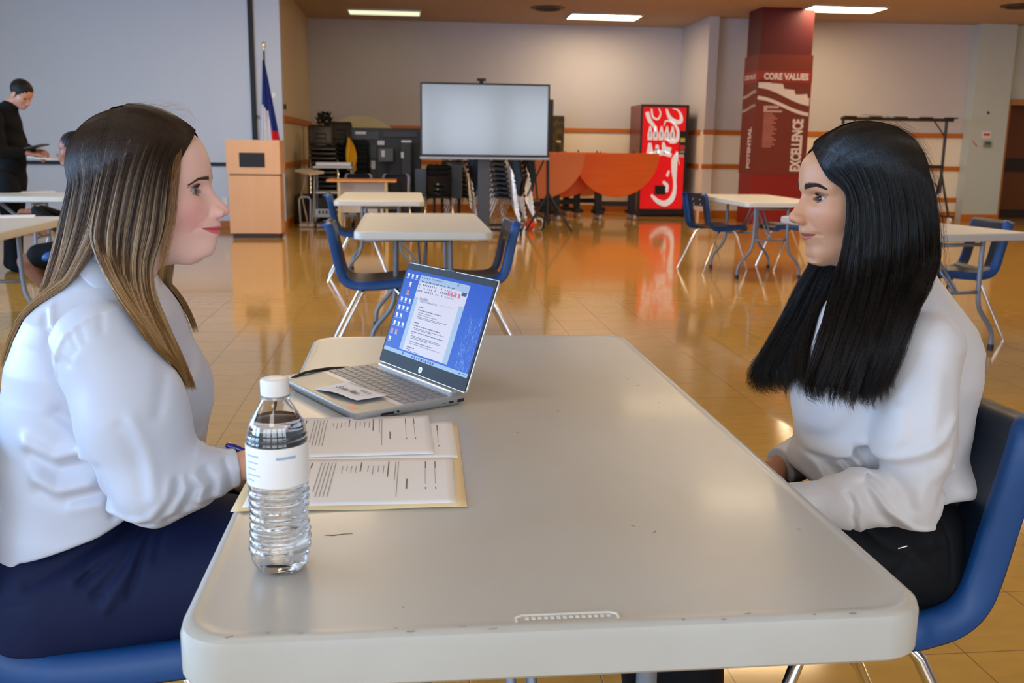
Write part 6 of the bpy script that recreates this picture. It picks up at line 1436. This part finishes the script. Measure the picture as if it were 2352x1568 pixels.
foldsB = fold_fn([
    ([(2138, 696), (2090, 722), (2060, 766), (2047, 818), (2044, 880)], .0035, .002), ([(2150, 712), (2175, 735), (2200, 770)], .006, -.0015),
    ([(2016, 1041), (2061, 1016), (2115, 984), (2150, 940)], .008, .0042), ([(2020, 1062), (2070, 1040), (2125, 1010)], .009, -.004), ([(1971, 1086), (2005, 1045), (2035, 985), (2045, 930)], .010, .0045), ([(1950, 1070), (1985, 1030), (2012, 960)], .012, -.0035),
    ([(1917, 1113), (1960, 1088), (1989, 1075), (2010, 1092)], .008, .0045), ([(1860, 1090), (1900, 1108), (1950, 1100), (1985, 1092)], .008, -.004), ([(1876, 945), (1893, 985), (1915, 1000)], .012, -.003), ([(1865, 960), (1880, 1020), (1875, 1070)], .012, .002),
    ([(1980, 1104), (2003, 1145), (2055, 1182), (2106, 1186)], .0055, .0058), ([(1972, 1118), (1995, 1160), (2045, 1198), (2095, 1202)], .007, -.0045), ([(2016, 1060), (2045, 1110), (2050, 1135)], .009, -.004), ([(2060, 1120), (2080, 1080), (2130, 1040)], .010, .003), ([(2100, 1150), (2140, 1080), (2165, 1000)], .012, -.003),
    ([(1930, 1118), (1938, 1140), (1936, 1168), (1955, 1212)], .003, -.003), ([(1945, 1118), (1952, 1145), (1950, 1180), (1968, 1214)], .004, .0025), ([(1850, 1140), (1925, 1128)], .004, .0008), ([(1965, 1130), (1990, 1160)], .006, -.002), ([(2170, 1060), (2180, 1110), (2150, 1128)], .008, .004), ([(2160, 1090), (2120, 1120)], .008, -.003),
    ([(2195, 820), (2190, 900), (2175, 980)], .010, -.0028), ([(2120, 860), (2095, 960), (2090, 1030)], .012, .0025),
], YB, aB, -.18)
hbx, hbz = polyz(aB, [(1700, 1080), (1838, 1085), (1870, 1122), (1925, 1135), (2000, 1150), (2100, 1140), (2190, 1126), (2300, 1120)], -.08)
def shirtB(P):
    t = torB(P); g = s_min(t, s_ell(P, aB(1912, 905), (.046, .120, .075)), .03); g = s_min(g, s_ell(P, aB(2130, 1075), (.062, .14, .045)), .02); g = s_min(g, s_ell(P, aB(1890, 1070), (.040, .12, .035)), .02)
    g = s_max(g, (np.interp(P[:, 0], hbx, hbz) - P[:, 2]) * .8, .008)
    arm = s_chain(P, [shB, shB * .4 + elB * .6, elB, elB * .45 + wrB * .55, wrB], [.060, .054, .043, .040, .030], .03); arm = s_min(arm, s_ell(P, (shB * .45 + elB * .55), (.052, .050, .11)), .03)
    arm = s_min(arm, s_cap(P, elB * .38 + wrB * .62, wrB + V3(-.01, 0, 0), .034, .031), .004)
    arm2 = s_chain(P, [shB2, elB2, wrB2 + (elB2 - wrB2) * .12], [.060, .050, .034], .03); arm2 = s_min(arm2, s_cap(P, wrB2 + (elB2 - wrB2) * .40, wrB2 + (elB2 - wrB2) * .10, .043, .038), .004); dB = (wrB2 - elB2) / np.linalg.norm(wrB2 - elB2); arm2 = s_max(arm2, (P - wrB2) @ dB + .010, .002)
    f = s_min(s_min(g, arm, .014), arm2, .014); f = foldsB(P, f)
    return f + .0012 * np.sin(P[:, 0] * 42 + P[:, 2] * 35 + 2 * np.sin(P[:, 1] * 20)) * np.sin(P[:, 2] * 33 - P[:, 0] * 19)
v, q = mesh_sdf(shirtB, (.50, YB - .32, .50), (1.08, YB + .32, 1.09), .0032)
np_mesh('blouse', v, q, mat('blouse_ivory', (.62, .62, .655), .42, sheen=.3, bump=(1400, .05, .0003)), B)
collar(aB, ((2112, 588), (1962, 690)), YB, .058, .032, .045, MATS['blouse_ivory'], B)
wp = Vector(wrB2 + (elB2 - wrB2) * .30); MB().tube([wp + Vector((.012, -.036, .006)), wp + Vector((.013, -.041, .006))], .0065, 14).build('cuff_button', mat('gold_button', (.75, .5, .18), .2, 1.0), B, world=True, smooth=True)
foldsTB = fold_fn([([(1985, 1215), (2020, 1245), (2070, 1258), (2120, 1240)], .006, -.003), ([(2020, 1310), (2070, 1270), (2150, 1240)], .007, -.003), ([(2080, 1250), (2130, 1310), (2160, 1340)], .006, .002), ([(2165, 1150), (2175, 1230), (2165, 1310)], .003, -.002)], YB, aB, -.15)
def trouB(P):
    f = s_min(s_ell(P, aB(2078, 1262), (.102, .170, .112)), s_ell(P, aB(2072, 1175), (.102, .152, .08)), .03); f = s_min(f, s_cap(P, hipB + V3(-.02, 0, -.005), kneeB, .100, .074), .03); f = s_min(f, s_cap(P, hipB2 + V3(-.02, 0, -.005), kneeB2, .100, .074), .03)
    f = s_min(f, s_cap(P, kneeB, ankB, .074, .056), .02); f = s_min(f, s_cap(P, kneeB2, ankB2, .074, .056), .02); f = s_min(f, s_ell(P, aB(2060, 1170), (.14, .13, .05)), .02)
    f = np.maximum(f, .05 - P[:, 2]); f = np.maximum(f, .445 - P[:, 2] - np.clip((.60 - P[:, 0]) * 20, 0, 1) * .5); return foldsTB(P, f)
v, q = mesh_sdf(trouB, (.34, YB - .25, .0), (1.06, YB + .25, .74), .0042)
np_mesh('trousers', v, q, mat('trouser_black', (.0045, .0055, .008), .7, spec=.22, bump=(1600, .1, .0003)), B)
p = aB(2073, 1256, -.195); MB().box(p, (.016, .002, .0016), rot=Matrix.Rotation(-.25, 3, 'Y')).build('zip_pull', CHROME, B, world=True)
for a_ in (ankB, ankB2):
    MB().tube([a_ + V3(.05, 0, -.055), a_ + V3(-.02, 0, -.055), a_ + V3(-.10, 0, -.06), a_ + V3(-.155, 0, -.066)], [.030, .034, .032, .020], 14).build('shoe', BLACK, B, world=True, smooth=True)
cenB = aB(1975, 450)
nearB = [[(1868, 345, -.010), (1886, 374, -.036), (1908, 407, -.060), (1946, 434, -.084), (1950, 485, -.090), (1942, 545, -.092), (1926, 612, -.095), (1902, 700, -.12), (1878, 790, -.14), (1862, 860, -.14), (1856, 905, -.13), (1872, 918, -.125)],
         [(1884, 325, -.006), (1918, 366, -.046), (1952, 412, -.076), (1974, 472, -.091), (1970, 550, -.096), (1957, 640, -.105), (1932, 730, -.13), (1908, 820, -.145), (1888, 890, -.145), (1895, 922, -.14)],
         [(1920, 303, -.005), (1960, 350, -.056), (1994, 420, -.085), (2007, 500, -.096), (2003, 600, -.103), (1987, 690, -.13), (1962, 780, -.15), (1942, 860, -.155), (1928, 915, -.15), (1938, 932, -.145)],
         [(1965, 288, -.004), (2005, 340, -.056), (2037, 420, -.085), (2050, 510, -.094), (2048, 610, -.105), (2033, 700, -.145), (2008, 790, -.17), (1988, 870, -.17), (1972, 922, -.165), (1985, 934, -.16)],
         [(2010, 284, -.003), (2050, 340, -.050), (2082, 420, -.078), (2098, 510, -.086), (2098, 600, -.105), (2080, 690, -.16), (2050, 780, -.19), (2025, 860, -.19), (2010, 912, -.18), (2022, 922, -.175)],
         [(2050, 291, -.002), (2088, 345, -.036), (2117, 420, -.060), (2134, 510, -.070), (2138, 590, -.095), (2114, 670, -.17), (2077, 750, -.20), (2050, 830, -.20), (2033, 880, -.19), (2042, 898, -.185)],
         [(2082, 306, 0), (2116, 360, -.012), (2137, 430, -.032), (2149, 510, -.042), (2154, 580, -.06), (2138, 645, -.14), (2098, 710, -.19), (2064, 790, -.20), (2040, 865, -.19), (2046, 885, -.185)]]
farB = [[(1868, 346, .010), (1884, 380, .046), (1894, 440, .075), (1888, 520, .085), (1868, 600, .09), (1836, 660, .10), (1802, 730, .11), (1766, 800, .12), (1738, 850, .12), (1736, 888, .115), (1764, 902, .10)],
        [(1900, 314, .01), (1915, 380, .06), (1915, 480, .085), (1900, 580, .09), (1862, 650, .10), (1828, 730, .11), (1792, 810, .12), (1768, 870, .12), (1790, 902, .11)],
        [(1940, 295, .01), (1950, 380, .07), (1945, 480, .09), (1925, 580, .09), (1885, 660, .09), (1852, 740, .10), (1825, 820, .10), (1812, 880, .09), (1832, 905, .08)],
        [(2000, 284, .01), (1990, 380, .07), (1985, 480, .09), (1960, 580, .085), (1915, 670, .06), (1885, 760, .03), (1862, 830, .0), (1850, 885, -.03), (1866, 905, -.04)]]
backB = [[(2060, 295, .0), (2100, 350, .0), (2128, 430, .0), (2142, 520, .0), (2146, 600, .0), (2150, 650, .0), (2180, 700, -.01), (2215, 760, -.01), (2230, 820, -.01), (2226, 880, -.01)],
         [(2040, 290, .02), (2090, 360, .05), (2110, 450, .06), (2120, 540, .06), (2125, 620, .05), (2150, 680, .04), (2190, 740, .02), (2222, 800, .01), (2228, 850, 0)]]
def colB(t, u, uc, S, seed):
    rs = np.random.RandomState(abs(seed) + 8); h = .5 + .8 * rs.rand(*uc.shape) + .9 * np.clip(np.sin(u * 83 + 2 * np.sin(u * 31)), 0, 1) ** 3 * np.clip((t - .3) * 2, 0, 1); g = np.clip((t - .6) / .4, 0, 1)
    c = np.array([.0075, .0065, .0065]); b = np.array([.022, .012, .008]); return (c + (b - c) * (g * .6)[..., None]) * h[..., None]
HMB = hair_mat('hair_strands_black', .30, .38); pb = []
for g_, n_, sd_, lay, ins, wob in ((nearB, 10500, 21, (-.005, .016), .016, .006), (farB, 5000, 22, (-.006, .014), .014, .009)):
    S, R, u, uc, G = hair_sheet(aB, g_, n_, sd_, lay, .42, 28, (.00017, .00034), cenB, wob, lock=.0050, LK=7, curl=.009); pb.append((S, R, u, uc, G, cenB, ins, sd_))
S, R, u, uc, G = hair_sheet(aB, backB, 260, 23, (-.012, .012), .3, 26, (.00012, .00024), cenB, .012); pb.append((S, R, u, uc, G, cenB, 0, 23))
capB = [[(1868, 345, -.010), (1955, 291, 0), (2050, 292, 0), (2110, 340, 0), (2140, 430, 0), (2152, 520, 0), (2150, 590, 0), (2148, 640, 0)], [(1884, 330, .03), (1955, 300, .04), (2050, 300, .05), (2110, 350, .06), (2132, 430, .06), (2142, 520, .06), (2138, 600, .05), (2130, 640, .04)]]
S, R, u, uc, G = hair_sheet(aB, capB, 1500, 24, (-.002, .008), .2, 24, (.0002, .0004), cenB, .003); pb.append((S, R, u, uc, G, cenB, .008, 24))
flyB = [[(1880, 340, -.02), (1868, 330, -.01), (1860, 345, 0), (1858, 365, 0)], [(1950, 300, 0), (2010, 274, 0), (2070, 285, 0), (2110, 320, 0)], [(2080, 310, 0), (2130, 370, 0), (2152, 450, 0), (2162, 540, 0)], [(2140, 560, -.05), (2165, 600, -.04), (2170, 650, -.02), (2160, 700, 0)]]
S, R, u, uc, G = hair_sheet(aB, flyB, 110, 25, (-.008, .008), 0, 14, (.0001, .00018), cenB, .008); pb.append((S, R, u, uc, G, cenB, 0, 25))
wisB = [[(1870, 640, .09), (1815, 720, .10), (1762, 800, .11), (1732, 850, .11), (1738, 890, .11), (1765, 898, .10)], [(1850, 650, .10), (1790, 740, .10), (1745, 815, .11), (1728, 860, .11), (1745, 896, .11), (1770, 890, .10)]]
S, R, u, uc, G = hair_sheet(aB, wisB, 160, 26, (-.01, .01), .3, 22, (.00012, .00024), cenB, .008, curl=.012); pb.append((S, R, u, uc, G, cenB, 0, 26))
build_hair('hair', pb, colB, HMB, B, HB, shirtB)

# ---------------------------------------------------------------- their chairs
dup(c0, (-.425, YA + .0, 0), math.radians(0), 'blue chair under the person in navy trousers')
dup(c0, (.715, YB - .03, 0), math.radians(183), 'blue chair with rivets in its back under the dark-haired person')
# ================================================================ LEFT BACKGROUND: tables, standing and seated person
def simple_person(name, label, loc, head_o, fwd, pitch, skin, haircol, chains, torso, cloth, clothname, hands, hair_extra=None, legs=None, legmat=None, legname='trousers', sc_=1.0, skinlegs=None):
    t = thing(name, label, 'person', loc); H_ = Head(head_o, fwd, [(a, b * 1.0) for a, b in profA], noseA, (.0047, -.060, .0235), pitch=pitch)
    f = lambda P: s_min(H_.face(H_.L(P)), s_cap(P, H_.Wd([-.02, 0, -.06]), torso[0][0] + V3(0, 0, .02), .052, .056), .02)
    ho = np.array(head_o); v1, q1 = mesh_sdf(f, ho - .24, ho + .17, .0035); parts = [(v1, q1, head_colors(H_, v1, skin, tuple(c * .7 for c in skin), skin))]
    for w, d, n_, s_, cu in hands:
        v, q = mesh_sdf(lambda P: hand_sdf(P, w, d, n_, s_, cu, .98), np.array(w) - .2, np.array(w) + .2, .0045); parts.append((v, q, np.tile(np.array(skin) * .8, (len(v), 1))))
    if skinlegs is not None:
        allp = np.concatenate([np.array(c_[0]) for c_ in skinlegs]); v, q = mesh_sdf(lambda P: np.min([s_chain(P, c_[0], c_[1]) for c_ in skinlegs], axis=0), allp.min(0) - .12, allp.max(0) + .12, .008); parts.append((v, q, np.tile(np.array(skin) * .8, (len(v), 1))))
    v, q, c = join(parts); np_mesh('body', v, q, skin_mat('skin'), t, col=c)
    def cl(P):
        g = None
        for a, ra in zip(torso[:-1], range(9)):
            b = torso[ra + 1]; k = s_cap(P, a[0], b[0], a[1], b[1], fl=None if len(a) < 3 else a[2]); g = k if g is None else s_min(g, k, .04)
        for p_, r_ in chains: g = s_min(g, s_chain(P, p_, r_), .03)
        return g + .004 * np.sin(P[:, 2] * 40 + P[:, 0] * 30)
    allp = np.concatenate([np.array([a[0] for a in torso])] + [np.array(p_) for p_, r_ in chains]); v, q = mesh_sdf(cl, allp.min(0) - .24, allp.max(0) + .24, .011); np_mesh(clothname, v, q, cloth, t)
    if legs:
        allp = np.concatenate([np.array(p_) for p_, r_ in legs]); v, q = mesh_sdf(lambda P: np.min([s_chain(P, p_, r_) for p_, r_ in legs], axis=0), allp.min(0) - .2, allp.max(0) + .2, .011); np_mesh(legname, v, q, legmat, t)
    def hr(P):
        Lc = H_.L(P); g = s_ell(Lc, (-.012, 0, .040), (.106, .084, .092)); cut = Lc[:, 0] * .9 - (Lc[:, 2] - .012) * 1.15 - .030; cut = np.maximum(cut, -.045 - Lc[:, 2] + np.maximum(Lc[:, 0], 0)); g = s_max(g, cut, .006)
        if hair_extra: g = s_min(g, hair_extra(Lc), .01)
        return g + .0012 * np.sin(Lc[:, 0] * 300 + Lc[:, 2] * 120)
    v, q = mesh_sdf(hr, ho - .24, ho + .24, .0045); np_mesh('hair', v, q, mat('bg_hair', (.008, .006, .005), .5, spec=.25), t)
    return t, H_
BS = mat('black_suit', (.006, .0065, .008), .75, spec=.15); BD = mat('black_dress', (.006, .006, .007), .75, spec=.15)
def m9(px, py, Y): return N3(atY(px, py, Y))
YM = 9.4
hd = m9(48, 216, YM)
hip = m9(22, 400, YM); chest = m9(8, 290, YM); nk = m9(30, 240, YM); hand = m9(66, 352, YM - .15)
t, HM_ = simple_person('person', 'standing man in black suit looking down at a dark tablet', (hip[0], YM, 0), hd, (.93, -.36, 0), -.62, (.55, .26, .17), (.035, .02, .012),
    [([chest + V3(.0, -.19, .10), chest + V3(.05, -.25, -.22), hand + V3(-.06, 0, .0)], [.075, .062, .045]), ([chest + V3(.0, .19, .10), chest + V3(.05, .25, -.20), hand + V3(-.05, .22, .02)], [.075, .062, .045])],
    [(nk + V3(-.03, 0, -.02), .065), (chest + V3(0, 0, .06), .145), (chest + V3(.02, 0, -.20), .145), (hip + V3(0, 0, -.02), .145)], BS, 'jacket',
    [(hand + V3(-.01, 0, 0), V3(1, .3, -.1), V3(0, -.3, 1), V3(.2, 1, 0), .7), (hand + V3(0, .22, .02), V3(1, -.5, 0), V3(0, .3, 1), V3(.2, -1, 0), .7)],
    legs=[([hip + V3(0, -.09, -.05), hip + V3(.03, -.10, -.45), V3(hip[0] + .02, YM - .10, .07), V3(hip[0] + .16, YM - .12, .045)], [.115, .085, .062, .045]), ([hip + V3(0, .09, -.05), hip + V3(-.04, .10, -.45), V3(hip[0] - .10, YM + .10, .07), V3(hip[0] + .04, YM + .10, .045)], [.115, .085, .062, .045])], legmat=BS)
a, b = m9(66, 342, YM - .10), m9(100, 334, YM - .10)
tb = thing('tablet', 'dark tablet held by the standing man', 'tablet', Vector((a + b) / 2)); dv = (b - a) / np.linalg.norm(b - a)
MB().prism([(-.01, -.10), (.15, -.10), (.15, .12), (-.01, .12)], a, dv, (0, 1, 0), Vector(np.cross(dv, (0, 1, 0))) * .012).build('slab', BLACK, tb, world=True, bevel=.003)
a2 = m9(72, 360, YM - .12); tag(MB().prism([(0, -.1), (.20, -.1), (.20, .12), (0, .12)], a2, (.98, 0, -.12), (0, 1, 0), (0, 0, .004)).build('paper_sheet', PAPER), 'white sheet of paper held under the tablet by the standing man', 'paper')
# seated person in black, facing left
YS = 7.05
hd = m9(172, 345, YS); sh = m9(205, 440, YS); hp = m9(190, 560, YS); hn = m9(62, 486, YS - .05)
t, HS_ = simple_person('person', 'seated person in black with clasped hands, facing left, behind the brown-blonde hair', (hp[0], YS, 0), hd, (-1, -.06, 0), -.03, (.30, .12, .065), (.010, .007, .006),
    [([sh + V3(-.02, -.16, 0), sh + V3(-.10, -.20, -.27), hn + V3(.06, .0, 0)], [.058, .05, .038]), ([sh + V3(-.02, .16, 0), sh + V3(-.10, .20, -.25), hn + V3(.07, .08, 0)], [.058, .05, .038])],
    [(m9(196, 410, YS), .06), (sh + V3(0, 0, -.10), .125), (hp + V3(.02, 0, .06), .13)], BD, 'dress',
    [(hn + V3(.03, 0, 0), V3(-1, .25, 0), V3(0, -.3, 1), V3(0, 1, .3), 1.1), (hn + V3(.035, .07, 0), V3(-1, -.35, 0), V3(0, .3, 1), V3(0, -1, .3), 1.1)],
    hair_extra=lambda L_: s_ell(L_, (-.10, 0, .03), (.045, .045, .045)),
    legs=[([hp + V3(-.02, -.08, -.06), m9(92, 588, YS - .08)], [.11, .085]), ([hp + V3(-.02, .08, -.06), m9(100, 592, YS + .08)], [.11, .085])], legmat=BD, legname='skirt',
    skinlegs=[([m9(95, 592, YS - .08), m9(62, 602, YS - .08), m9(108, 660, YS - .08), V3(hp[0] - .25, YS - .08, .06)], [.062, .060, .048, .035]), ([m9(100, 594, YS + .08), m9(70, 604, YS + .08), m9(115, 668, YS + .08), V3(hp[0] - .20, YS + .10, .06)], [.062, .060, .048, .035])])
dup(c0, (hp[0] + .03, YS, 0), math.pi, 'blue chair under the seated person in black')
# tables on the left
R_, N_ = atZ(113, 508, .74), atZ(10, 531, .74); e = (R_ - N_); e.z = 0
ang_ = math.atan2(e.y, e.x) - math.pi / 2; ctr = (R_ + N_) / 2; nn = Vector((-e.y, e.x, 0)).normalized(); ctr = ctr + nn * .38
make_table('cream folding table under the clasped hands at the left edge', ctr.x, ctr.y, ang_, L=1.50, inset=.30)
make_table('white folding table before the standing man at the left edge', -3.62, 8.95, math.radians(90), L=1.52)
MG = mat('chair_grey', (.10, .10, .12), .45)
make_chair('grey_chair', 'grey chair behind the far left table, right of the standing man', 'chair', MG, MG, (-3.42, 10.1, .0), math.radians(200), rivets=False)
for px, py, dx, l in ((88, 440, .28, 'stack of white papers on the table before the standing man'), (30, 497, .24, 'white papers on the cream table below the clasped hands')):
    p = atZ(px, py, .7405); tag(MB().box(p, (dx, .21, .004), rz=.3).build('paper_stack', PAPER), l, 'paper')
